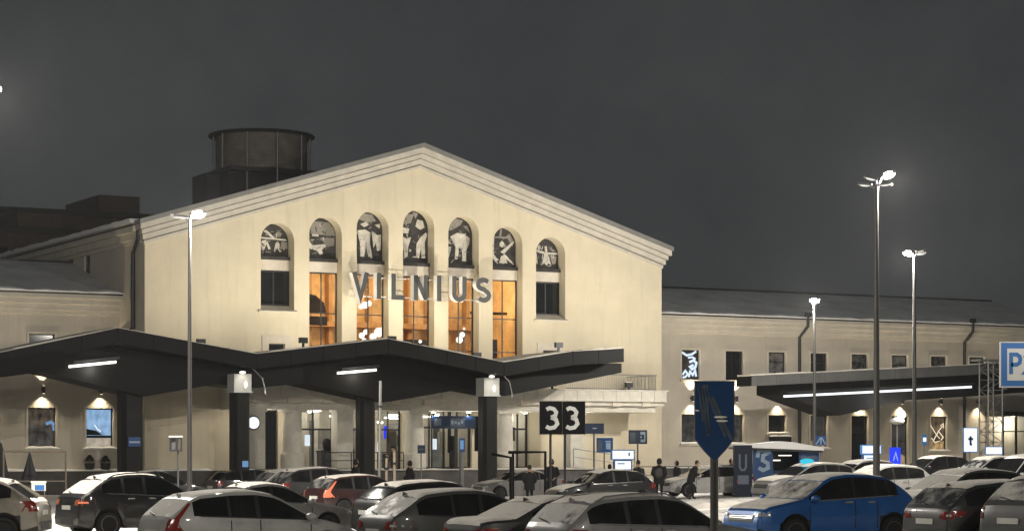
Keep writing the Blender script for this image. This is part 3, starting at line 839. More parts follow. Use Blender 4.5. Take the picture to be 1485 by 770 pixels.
PANEREFL = frosted('painted_reflection_glass', .50, (.20, .195, .185))  # pale patches in the base colour paint a reflection on the pane
PANEREFL2 = frosted('faint_painted_reflection_glass', .58, (.13, .125, .12))  # weaker version of the reflection painted into the pane colour
def lit_pane(name, lower, upper, split, dark=(.02, .02, .022), lo=.15):
    m = bpy.data.materials.new(name); m.use_nodes = True
    n, l = m.node_tree.nodes, m.node_tree.links
    b = n['Principled BSDF']; b.inputs['Base Color'].default_value = dark + (1,); b.inputs['Roughness'].default_value = .1
    t = n.new('ShaderNodeTexCoord'); sx = n.new('ShaderNodeSeparateXYZ'); l.new(t.outputs['Generated'], sx.inputs[0])
    nn = n.new('ShaderNodeTexNoise'); nn.inputs['Scale'].default_value = 3.5; l.new(t.outputs['Generated'], nn.inputs['Vector'])
    ma = n.new('ShaderNodeMath'); ma.operation = 'MULTIPLY_ADD'; ma.inputs[1].default_value = .16; l.new(nn.outputs['Fac'], ma.inputs[0]); l.new(sx.outputs['Z'], ma.inputs[2])
    r = n.new('ShaderNodeValToRGB'); r.color_ramp.interpolation = 'EASE'
    r.color_ramp.elements[0].position = split + .07; r.color_ramp.elements[0].color = lower + (1,)
    r.color_ramp.elements[1].position = split + .10; r.color_ramp.elements[1].color = upper + (1,)
    l.new(ma.outputs[0], r.inputs['Fac']); l.new(r.outputs['Color'], b.inputs['Emission Color']); n2 = n.new('ShaderNodeTexNoise'); n2.inputs['Scale'].default_value = 4.0; n2.inputs['Detail'].default_value = 4; l.new(t.outputs['Generated'], n2.inputs['Vector'])
    mr = n.new('ShaderNodeMapRange'); mr.inputs[1].default_value = .36; mr.inputs[2].default_value = .66; mr.inputs[3].default_value = lo; mr.inputs[4].default_value = 1.25; l.new(n2.outputs['Fac'], mr.inputs[0]); l.new(mr.outputs[0], b.inputs['Emission Strength'])
    return m
PANE_BLIND = lit_pane('pane_with_lit_blind', (.30, .22, .12), (.03, .028, .026), .22, lo=.6)
PANE_BLUE = lit_pane('pane_with_blue_screen', (.38, .33, .26), (.24, .40, .62), .26, lo=.75)
PANE_DIM = lit_pane('pane_of_a_dim_room', (.055, .05, .045), (.075, .06, .045), .5)
PANE_WARM = lit_pane('pane_of_a_warm_room', (.42, .28, .12), (.13, .09, .055), .28)
PANE_CURT = lit_pane('pane_with_dim_curtain', (.05, .047, .042), (.035, .034, .032), .45)

LW = wing('terminal_wing', 'left wing of the terminal with a snow edged roof and two ground floor windows',
     [-7.4, -4.25, -1.1], -34.0, -.003,
     [(-7.4, 1.5, 2.45, 4.6, PANE_DIM, (), ()), (-4.25, 1.5, 2.45, 4.6, PANE_DIM, (), ()), (-1.1, 1.5, 2.45, 4.6, PANE_BLUE, (), ())],
     [(-7.4, 1.4, 6.75, 8.5, DARKGLASS, (), (.66,)), (-4.25, 1.4, 6.75, 8.5, DARKGLASS, (), (.66,)), (-1.1, 1.4, 6.75, 8.5, DARKGLASS, (), (.66,))])
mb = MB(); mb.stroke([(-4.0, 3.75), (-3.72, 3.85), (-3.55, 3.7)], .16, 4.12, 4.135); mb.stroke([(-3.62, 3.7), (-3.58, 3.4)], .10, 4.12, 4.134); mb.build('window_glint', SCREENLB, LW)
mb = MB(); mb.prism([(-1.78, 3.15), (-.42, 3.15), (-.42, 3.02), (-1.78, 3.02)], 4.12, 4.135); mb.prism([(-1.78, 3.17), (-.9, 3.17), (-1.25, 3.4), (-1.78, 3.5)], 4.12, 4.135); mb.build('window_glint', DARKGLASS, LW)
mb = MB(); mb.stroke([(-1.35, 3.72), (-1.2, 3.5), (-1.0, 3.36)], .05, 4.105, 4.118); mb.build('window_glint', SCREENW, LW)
AX = [36.72 + 3.27 * k for k in range(8)]
low = []
for k, c in enumerate(AX[:7]):
    pane = [PANE_CURT, PANE_CURT, DARKGLASS, PANE_BLIND, DARKGLASS, PANE_BLIND, PANE_WARM][k]
    hb = [2.75, 2.75, 3.4, 2.45, 1.3, 1.3, 2.3][k]
    low.append((c, 1.36, hb, 4.56, pane, () if k != 4 else (.5,), [(.62,), (.62,), (), (), (.66,), (.5,), (.3,)][k]))
up = [(c, 1.33, 6.72, 8.53, (ART_D, DARKGLASS, PANEREFL, DARKGLASS, PANEREFL2, PANEREFL, PANEREFL2, DARKGLASS)[k], (.45,) if k == 1 else (), (.66,) if k not in (0, 1) else (.7,)) for k, c in enumerate(AX)]
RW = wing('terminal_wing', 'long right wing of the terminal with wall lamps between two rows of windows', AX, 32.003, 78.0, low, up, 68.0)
# lit art in the first upper window of the right wing
mb = MB()
c = AX[0]
for pts, wd in (([(-.55, 8.38), (-.2, 8.2), (.2, 8.28), (.5, 8.46)], .13), ([(-.1, 8.05), (.2, 8.1), (.45, 7.98)], .12), ([(.0, 7.78), (.3, 7.9), (.52, 7.75), (.45, 7.5), (.2, 7.35), (.05, 7.5), (.3, 7.62)], .15),
                ([(-.5, 7.0), (-.3, 7.25), (-.12, 7.05), (-.3, 6.86), (-.5, 6.84)], .12), ([(-.05, 6.86), (.05, 7.2), (.25, 7.0), (.42, 7.28), (.5, 6.9)], .13)):
    mb.stroke([(c + x, h) for x, h in pts], wd, 4.13, 4.155)
o = mb.build('window_art', NEONW, RW)
mb = MB(); c = AX[6]
for pts, wd in (([(-.6, 4.45), (-.55, 3.95), (-.1, 3.4), (.2, 3.1)], .05), ([(.45, 3.95), (.1, 3.6), (-.35, 2.95)], .06), ([(.1, 3.6), (.5, 3.2), (.3, 3.0)], .06), ([(-.5, 3.15), (-.2, 2.85), (.2, 2.95)], .05), ([(.25, 3.95), (.5, 4.1), (.55, 3.8)], .05)):
    mb.stroke([(c + x, h) for x, h in pts], wd, 4.13, 4.15)
mb.build('window_script', NEONY, RW)
# downpipes, air conditioner, of the right wing
for s in (45.0, 58.5):
    mb = MB(); mb.tube([(s + .15, 3.3, 10.85), (s + .15, 3.3, 10.2), (s - .12, 3.82, 9.5), (s - .12, 3.82, .4)], .10, 8); mb.box(s, s + .3, 3.15, 3.45, 10.75, 11.05)
    mb.build('downpipe', DARKMETAL, RW, smooth=50)
mb = MB(); mb.box(AX[2] - .75, AX[2] + .75, 3.5, 3.84, 2.75, 3.2); mb.build('air_conditioner', DARKMETAL, RW)
snow_ledge(RW, AX[2] - .78, AX[2] + .78, 3.44, 3.83, 3.203, .12, 'sill_snow')
# entrance at the far right of the wing
mb = MB()
for s in (60.4, 61.55, 62.7, 63.85, 65.0): mb.box(s - .07, s + .07, 2.3, 2.4, .3, 4.6)
mb.box(60.3, 65.1, 2.2, 3.99, 4.6, 4.9); mb.box(60.47, 64.93, 2.32, 2.38, 3.55, 3.63); en = mb.build('entrance_lobby', FRAMEM, RW)
MB().box(60.4, 65.0, 2.35, 2.36, .3, 4.6).build('pane', GLASS, en)
mb = MB(); mb.box(60.47, 65, 3.90, 3.95, .3, 4.58); mb.build('lobby_wall', HALLW, RW)
lamp('lobby_light', 'POINT', P(62.0, 3.0, 4.2), 260, (1, .9, .7), None, size=.2)
mb = MB(); mb.box(62.2, 65.0, 2.1, 2.18, 3.66, 4.55); o = mb.build('entrance_sign', BLUE, RW)
mb = MB()
for k in range(4): mb.stroke([(62.5 + k * .62, 4.35), (62.62 + k * .62, 4.0), (62.9 + k * .62, 3.85), (63.0 + k * .62, 4.2)], .1, 2.08, 2.098)
mb.build('sign_print', SIGNLB, o)

# ------------------------------------------------------------------ rooftop drum
def drum():
    T = empty('rooftop_cooling_tower', P(10.7, 10, 16.25), TH, 'round louvred cooling tower with a flat rim behind the gable roof', 'cooling tower')
    mb = MB(); mb.lathe([(2.62, 2.3), (2.62, 4.3)], 48); mb.build('drum', LOUV, T, smooth=40)
    mb = MB()
    for k in range(15): mb.lathe([(2.63, 2.36 + k * .13), (2.67, 2.33 + k * .13), (2.67, 2.38 + k * .13), (2.63, 2.42 + k * .13)], 48)
    o = mb.build('louvres', LOUV, T, smooth=20); o['kind'] = 'stuff'
    mb = MB(); mb.lathe([(3.05, 4.3), (3.12, 4.36), (3.05, 4.46), (1.0, 4.7)], 48); mb.build('rim', DARKMETAL, T, smooth=30)
    for k in range(10):
        q = 2 * pi * k / 10 + .25
        MB().tube([(2.8 * cos(q), 2.8 * sin(q), .2), (2.8 * cos(q), 2.8 * sin(q), 4.32)], .07, 8).build('post', POLEG, T)
    mb = MB(); mb.box(-2.85, 3.0, -1.9, 2.4, -.6, 2.0); mb.build('plant_housing', DARKMETAL, T)
    mb = MB(); mb.box(-3.0, 3.1, -2.7, 2.7, 2.02, 2.24); mb.build('platform', DARKMETAL, T)
    mb = MB(); mb.box(-3.75, -2.9, -.8, 1.4, -2.0, 1.95); mb.build('side_housing', DARKMETAL, T)
LOUV = mat('brown_louvre_metal', (0.15, 0.135, 0.115), 0.8, 0.0, var=0.35, scale=1.4)
drum()

BB1 = (6.0, 23.5, 20.0, (13.8, 17.0, 1.35))
BB2 = (-14.0, 7.2, 17.2, (3.5, 6.6, 1.0))
def back_block(nm, label, px0, px1, d, h, tiers):
    s0, s1 = px0, px1
    T = empty(nm, P(0, 0, 0), TH, label, 'building')
    mb = MB(); mb.box(s0, s1, d, d + 12, 0, h); mb.build('wall', BRICK, T)
    for a, b, t in tiers:
        MB().box(a, b, d + 1, d + 9, h + .003, h + t).build('penthouse', BRICK, T)
    MB().box(s0 - .3, s1 + .3, d - .3, d + 12.3, h - .45, h - .05).build('parapet', DARKMETAL, T)
    for k in range(6):
        a = s0 + (s1 - s0) * (k + .3) / 6
        window(T, a, a + 1.4, h - 3, h - 1.4, d - .06, (), (), DARKGLASS, .08)
back_block('back_building', 'dark building behind the left wing with a raised block on its roof', BB1[0], BB1[1], 48, BB1[2], [BB1[3]])
back_block('back_building', 'dimly seen lower building at the left edge behind the wing', BB2[0], BB2[1], 34, BB2[2], [BB2[3]])

# ------------------------------------------------------------------ forecourt canopies (folded plates on dark columns)
def canopy(label, zig, dF, dB, th, low, dl0, dl1, origin_s):
    T = empty('forecourt_canopy', P(origin_s, dF, 0), TH, label, 'canopy', 'folded canopies before the terminal')
    os_, od = origin_s, dF
    zz = [(s - os_, h) for s, h in zig]
    poly = zz + [(s, h - th) for s, h in reversed(zz)]
    # roof plates: one part per fold
    for (a, ha), (b, hb) in zip(zz[:-1], zz[1:]):
        mb = MB(); mb.prism([(a, ha - th), (b, hb - th), (b, hb - .03), (a, ha - .03)], .05, dB - od)
        mb.build('roof_plate', SOFFIT, T)
        npan = max(1, round((b - a) / 1.75))
        for k in range(npan):
            p, q = a + (b - a) * k / npan + .012, a + (b - a) * (k + 1) / npan - .012
            hp, hq = ha + (hb - ha) * (p - a) / (b - a), ha + (hb - ha) * (q - a) / (b - a)
            o_ = .012 * random.random()
            mb = MB(); mb.prism([(p, hp - th), (q, hq - th), (q, hq), (p, hp)], -o_, .047)
            mb.build('fascia_panel', CANOPY, T)
        n = 10
        mb = MB()
        for k in range(n):
            p, q = a + (b - a) * k / n, a + (b - a) * (k + 1) / n
            hp, hq = ha + (hb - ha) * k / n, ha + (hb - ha) * (k + 1) / n
            t = .03 + .05 * random.random()
            mb.prism([(p, hp - .026), (q, hq - .026), (q, hq + t), (p, hp + t)], .10, dB - od - .05)
        mb.build('canopy_snow', SNOWDIRTY, T)
    def under(s):
        for (a, ha), (b, hb) in zip(zig[:-1], zig[1:]):
            if a <= s <= b: return ha + (hb - ha) * (s - a) / (b - a) - th
        return zig[-1][1] - th if s > zig[-1][0] else zig[0][1] - th
    for (a, ha), (b, hb) in zip(low[:-1], low[1:]):
        ks = [a] + [z[0] for z in zig if a + .05 < z[0] < b - .05] + [b]
        top = [(s - os_, max(under(s) - .004, (ha if s < (a + b) / 2 else hb) + .2)) for s in ks]
        mb = MB(); mb.prism([(a - os_, ha), (b - os_, hb)] + list(reversed(top)), dl0 - od, dl1 - od)
        mb.build('soffit_beam', CANOPY if random.random() < .5 else SOFFIT, T)
    return T

CAN = canopy('long black folded canopy on four columns before the gable',
    [(-26, 7.9), (-19, 7.9), (-12.0, 6.5), (-4.87, 8.12), (2.15, 7.05), (9.24, 7.95), (15.87, 6.9), (20.0, 7.55), (23.16, 7.77)], -10, -5, .72,
    [(-16, 4.9), (-8.0, 6.05), (-3.0, 4.95), (.7, 5.6), (2.7, 5.43), (5.3, 5.7), (9.98, 4.82), (14.4, 5.55), (16.8, 5.2), (24.0, 6.55)], -8.4, -6, -4.87)
def can_col(s, d, wd, h1, cap=None):
    x, y = s + 4.87, d + 10
    mb = MB(); r = wd / 2; c = r * .35
    mb.prism([(x - r, y - r + c), (x - r + c, y - r), (x + r - c, y - r), (x + r, y - r + c), (x + r, y + r - c), (x + r - c, y + r), (x - r + c, y + r), (x - r, y + r - c)], 0, h1, 0, 'z')
    o = mb.build('column', COLM, CAN)
    if cap:
        mb = MB(); mb.box(x - r - .03, x + r + .03, y - r - .03, y + r + .03, h1, cap); mb.box(x - r - .08, x + r + .08, y - r - .08, y + r + .08, h1 - .05, h1 + .003)
        mb.build('capital', PALEMETAL, o)
        mb = MB(); mb.ball((x - .05, y - r - .12, cap + .07), .17, .12, .07, n=10); mb.build('spot_lamp', GLOBE, o, smooth=60)
        mb = MB(); mb.ball((x + .15, y - r - .03, h1 + .35), .09, .03, .18, n=10); mb.build('glass_bulb', GLOBE, o, smooth=60)
        mb = MB(); mb.tube([(x + .3, y - r - .3, cap + .35), (x + .9, y - r - .3, cap - .2), (x + 1.05, y - r - .3, h1 + .1)], .025, 6); mb.tube([(x + 1.05, y - r - .3, h1 + .1), (x + 1.05, y - r - .3, h1 - .1)], .05, 6)
        mb.build('cable', GALV, o)
        lamp('capital_light', 'SPOT', (x - .1, y - r - .7, cap + .25), 40, (1, .92, .78), CAN, (x, y - r, h1 + .3), 70, 1, .05)
COLM = mat('black_column_paint', (0.011, 0.0105, 0.010), 0.5, 0.0, var=0.35, scale=1.2, spec=0.2)
can_col(-3.45, -7.6, 1.05, 5.4)
can_col(1.65, -9.0, .84, 5.22, 6.08)
can_col(9.1, -7.6, .84, 5.4)
can_col(15.45, -9.0, .84, 5.2, 6.1)
def led(parent, x0, x1, y, h0, h1, m, th=.12):
    mb = MB(); mb.prism([(x0, h0), (x1, h1), (x1, h1 + th), (x0, h0 + th)], y - .10, y); o = mb.build('light_strip', m, parent)
    mb = MB(); mb.prism([(x0 + .2, h0 + th + .08), (x1 + .15, h1 + th + .08), (x1 + .15, h1 + th + .2), (x0 + .2, h0 + th + .2)], y - .16, y + .05); mb.build('housing', DARKMETAL, o)
    return o
led(CAN, -6.75 + 4.87, -4.45 + 4.87, 1.58, 6.26, 6.52, LED)
led(CAN, 7.15 + 4.87, 9.3 + 4.87, 1.58, 6.18, 6.38, LED)
for x, h in ((.45, 6.3), (14.17, 6.2)): lamp('strip_light', 'POINT', (x - 1.2, 1.2, h - .1), 60, (1, .94, .82), CAN, size=.3)
mb = MB(); mb.prism([(-9.0, 5.2), (-2.6, 6.25), (-2.6, 7.05), (-9.0, 5.98)], -.05, -.004); mb.build('dark_board', BLACK, CAN)
mb = MB(); mb.box(-3.45 + 4.87 - .3, -3.45 + 4.87 + .32, 1.76, 1.86, 2.55, 3.0); o = mb.build('blue_notice', BLUE, CAN)
mb = MB(); mb.box(1.17, 1.7, 1.755, 1.758, 2.72, 2.8); mb.build('notice_print', SIGNLB, o)
mb = MB(); mb.box(6.52 - .02, 6.52 + .28, .54, .57, 1.55, 1.85); mb.build('blue_notice', SCREENLB, CAN)

RC = canopy('grey edged canopy with a long light strip before the right wing',
    [(34.25, 6.62), (53.3, 7.68), (60, 6.9), (67, 7.9)], -6, -4.5, .60,
    [(37.0, 5.6), (41.25, 4.4), (46.3, 5.34), (50.5, 5.6), (58, 6.1), (66, 6.4)], -5.0, -2.6, 34.25)
GREYF = mat('grey_canopy_fascia', (0.10, 0.10, 0.097), 0.5, 0.1, var=.25, scale=.8)
for ch in RC.children:
    if ch.name.startswith('fascia'): ch.data.materials[0] = GREYF
led(RC, 2.9, 17.0, .92, 5.42, 6.16, LEDC, .13)
led(RC, 9.5, 13.5, 2.2, 5.15, 5.4, LEDC, .06)
for s in (65.5,):
    mb = MB(); mb.box(s - 34.25 - .3, s - 34.25 + .3, 2.0, 2.6, 0, 5.6); mb.build('column', COLM, RC)
lamp('strip_light', 'POINT', (10, .2, 5.4), 60, (.92, .96, 1), RC, size=.5)
lamp('strip_light', 'POINT', (5, .2, 5.1), 30, (.92, .96, 1), RC, size=.5)

# lattice mast by the right canopy
def lattice():
    c = P(51.0, -7.2)
    T = empty('lattice_mast', (c.x, c.y, 0), TH, 'pale lattice mast of thin steel in front of the right canopy', 'mast')
    mb = MB()
    for x in (-.55, .55):
        for y in (-.4, .4): mb.tube([(x, y, 0), (x, y, 7.7)], .045, 6)
    mb.build('chord', GALV, T)
    mb = MB()
    for k in range(12):
        z = .3 + k * .63
        a, b = (-.55, .55) if k % 2 else (.55, -.55)
        for y in (-.4, .4): mb.tube([(a, y, z), (b, y, z + .63)], .028, 5)
        mb.tube([(-.55, -.4, z), (.55, -.4, z)], .028, 5); mb.tube([(-.55, .4, z), (.55, .4, z)], .028, 5)
    mb.build('lattice_brace', GALV, T)
    MB().box(-1.2, 1.2, -.45, .45, 7.7, 7.82).build('top_frame', GALV, T)
lattice()

# ------------------------------------------------------------------ street lamps
LOT = 2.25
def street_lamp(label, x, y, H, r, heads, power, vis=True):
    z0 = gz(x, y)
    T = empty('street_lamp', (x, y, z0 - .05), 0, label, 'street lamp', 'lamps of the car park')
    H2 = H - z0
    mb = MB(); mb.tube([(0, 0, 0), (0, 0, 1.2), (0, 0, 1.21), (0, 0, H2)], [r * 1.25, r * 1.2, r, r * .55], 12); mb.build('pole', POLED, T, smooth=50)
    mb = MB(); mb.box(-r * 2.2, r * 2.2, -r * 2.2, r * 2.2, 0, .06); mb.build('base_plate', POLEG, T)
    for ang, arm, tilt, bright in heads:
        q = radians(ang); dx, dy = cos(q), sin(q)
        mb = MB(); mb.tube([(0, 0, H2 - .1), (dx * arm, dy * arm, H2 + .12 + tilt)], .035, 6); a = mb.build('arm', POLEG, T)
        mb = MB()
        R = Matrix.Translation((dx * (arm + .22), dy * (arm + .22), H2 + .14 + tilt)) @ Matrix.Rotation(q, 4, 'Z') @ Matrix.Rotation(-.15 - tilt * .6, 4, 'Y')
        k = MB(); k.box(-.25, .25, -.12, .12, 0, .07)
        mb.add([R @ Vector(v) for v in k.v], k.f); hd = mb.build('lamp_head', POLEG, T)
        k = MB(); k.ball((0, 0, -.01), .26 if bright > 0 else .18, .15 if bright > 0 else .09, .13 if bright > 0 else .04, n=12)
        mb = MB(); mb.add([R @ Vector(v) for v in k.v], k.f); mb.build('lens', LAMPW if bright > 0 else LAMPDIM, hd, smooth=60)
        if bright > 0 and power:
            lamp('street_light', 'POINT', (dx * (arm + .45), dy * (arm + .45), H2 - .16 + tilt), power * bright * LOT, (1.0, .94, .84), T, size=.15)
    return T
def gx(px, Y): return (px - 742.5) / 3200 * Y
street_lamp('slender street lamp standing in front of the gable left of the arches', gx(275, 72), 72, 10.0, .085, [(20, .05, 0, 1), (185, .15, -.1, 0), (200, .05, -.12, 0)], 2600)
street_lamp('tallest street lamp with the brightest cluster of heads', gx(1271, 80), 80, 12.0, .13, [(15, .25, .28, 1.4), (185, .0, .12, 0), (170, .2, -.1, 0), (350, .1, -.1, 0)], 2800)
street_lamp('tall street lamp right of the brightest one with three heads', gx(1326, 108), 108, 11.9, .12, [(180, .08, .0, 1), (12, .1, .12, 0), (-12, .1, -.05, 0)], 2600)
street_lamp('street lamp behind the blue kiosk topped by a single bright head', gx(1181, 114), 114, 10.0, .1, [(190, -.22, 0, 1), (10, -.2, 0, 0)], 2600)
# lamps of the same car park that stand outside the frame
street_lamp('street lamp at the near left outside the frame', gx(-24, 60), 60, 12.1, .1, [(0, .0, 0, 1), (180, .2, 0, 1)], 2600)
street_lamp('street lamp behind the camera on the left', -9, 18, 11, .1, [(60, .2, 0, 1), (200, .2, 0, 1)], 1000)
street_lamp('street lamp behind the camera on the right', 14, 22, 11, .1, [(120, .2, 0, 1), (300, .2, 0, 1)], 1000)

# lamp with a white globe by the right wing door
c = P(45.6, -5.0)
T = empty('globe_lamp', (c.x, c.y, .25), TH, 'bright round globe lamp below the right canopy', 'lamp')
mb = MB(); mb.tube([(0, 0, 0), (0, 0, 3.6)], .05, 8); mb.build('post', POLEG, T, smooth=50)
mb = MB(); mb.ball((0, 0, 3.85), .48, .48, .22, n=14); mb.build('shade', PALEMETAL, T, smooth=60)
mb = MB(); mb.ball((0.1, -.3, 4.22), .22, n=12); mb.build('bulb', LAMPW, T, smooth=60)
lamp('globe_light', 'POINT', (.1, -.9, 4.3), 160, (1, .88, .66), T, size=.2)

# ------------------------------------------------------------------ cars
PAINTS = {}
def paint(name, col, metal=0.3, rough=0.35):
    if name not in PAINTS:
        PAINTS[name] = mat('car_paint_' + name, col, rough, metal, var=.25, scale=1.3, coat=.8)
    return PAINTS[name]
for nm, cc in dict(white=(.40, .395, .38), silver=(.19, .187, .18), grey=(.075, .074, .071), darkgrey=(.030, .030, .030), black=(.012, .012, .013), beige=(.23, .205, .165), burgundy=(.035, .012, .012),
                   blue=(.013, .105, .35), brown=(.06, .05, .04)).items():
    paint(nm, cc, .15 if nm != 'white' else .0, .42)

PROF = {
 'suv':   [(0,.40),(.008,.56),(.02,.64),(.05,.70),(.155,.905),(.20,.955),(.32,.993),(.45,1.0),(.545,.965),(.60,.90),(.735,.665),(.80,.635),(.93,.565),(.975,.50),(.993,.40),(1,.33)],
 'hatch': [(0,.38),(.006,.54),(.014,.63),(.028,.685),(.135,.90),(.18,.955),(.32,.995),(.45,1.0),(.535,.96),(.585,.90),(.745,.655),(.82,.615),(.93,.535),(.975,.47),(.993,.38),(1,.30)],
 'wagon': [(0,.40),(.005,.56),(.012,.64),(.026,.69),(.115,.90),(.17,.955),(.30,.99),(.43,1.0),(.52,.965),(.57,.90),(.70,.665),(.78,.625),(.93,.545),(.975,.48),(.993,.38),(1,.31)],
 'sedan': [(0,.40),(.006,.58),(.018,.69),(.05,.715),(.155,.735),(.285,.925),(.34,.975),(.42,1.0),(.48,.995),(.54,.96),(.585,.905),(.725,.675),(.80,.635),(.93,.56),(.975,.49),(.993,.38),(1,.31)],
 'van':   [(0,.36),(.004,.45),(.01,.52),(.02,.56),(.06,.93),(.10,.975),(.25,1.0),(.5,1.0),(.66,.97),(.71,.92),(.84,.60),(.88,.565),(.95,.50),(.98,.44),(.994,.36),(1,.28)],
}
KN = {'suv': (3, 4, 9, 10), 'hatch': (3, 4, 9, 10), 'wagon': (3, 4, 9, 10), 'sedan': (4, 5, 10, 11), 'van': (3, 4, 9, 10)}
BELT = {'suv': (.725, .63), 'hatch': (.71, .62), 'wagon': (.695, .62), 'sedan': (.72, .635), 'van': (.56, .53)}
WHEELMESH = {}
def wheel(parent, x, y, r, side, rimm, z=None):
    key = (round(r, 2), side, rimm.name)
    if key not in WHEELMESH:
        w_ = .21
        t = MB(); t.lathe([(r * .66, -w_ / 2), (r * .93, -w_ / 2), (r, -w_ / 2 + .035), (r, w_ / 2 - .035), (r * .93, w_ / 2), (r * .66, w_ / 2)], 28, 0, (0, 0, 0), 'y')
        o = side * w_ / 2
        rm = MB()
        rm.lathe([(r * .68, -w_ * .2), (r * .70, w_ * .5), (r * .63, w_ * .5), (r * .61, -w_ * .2)] if side > 0 else [(r * .68, w_ * .2), (r * .70, -w_ * .5), (r * .63, -w_ * .5), (r * .61, w_ * .2)], 28, 0, (0, 0, 0), 'y')
        for k in range(5):
            q = 2 * pi * k / 5 + .3
            dx, dz = cos(q), sin(q); ex, ez = -dz, dx
            y0, y1 = side * w_ * .30, side * w_ * .46
            pts = [(.10 * r, .13 * r), (.66 * r, .10 * r), (.66 * r, -.10 * r), (.10 * r, -.13 * r)]
            vs = [(dx * a + ex * b, yy, dz * a + ez * b) for yy in (y0, y1) for a, b in pts]
            rm.add(vs, [(0, 1, 2, 3), (7, 6, 5, 4), (0, 4, 5, 1), (1, 5, 6, 2), (2, 6, 7, 3), (3, 7, 4, 0)])
        rm.lathe([(.17 * r, side * w_ * .2), (.15 * r, side * w_ * .48)], 14, 0, (0, 0, 0), 'y')
        disc = MB(); disc.lathe([(r * .62, side * .01), (r * .62, side * .02)], 20, 0, (0, 0, 0), 'y')
        WHEELMESH[key] = (t, rm, disc)
        a = t.build('wheel', RUBBER, parent, smooth=40); b = rm.build('rim', rimm, a, smooth=35); c = disc.build('brake_disc', PLASTIC, a)
        WHEELMESH[key] = (a.data, b.data, c.data)
    else:
        da, db, dc = WHEELMESH[key]
        a = bpy.data.objects.new('wheel', da); COL.objects.link(a); a.parent = parent
        b = bpy.data.objects.new('rim', db); COL.objects.link(b); b.parent = a
        c = bpy.data.objects.new('brake_disc', dc); COL.objects.link(c); c.parent = a
    a.location = (x, y, r if z is None else z); a.rotation_euler = (0, random.random() * 6, 0)
    return a

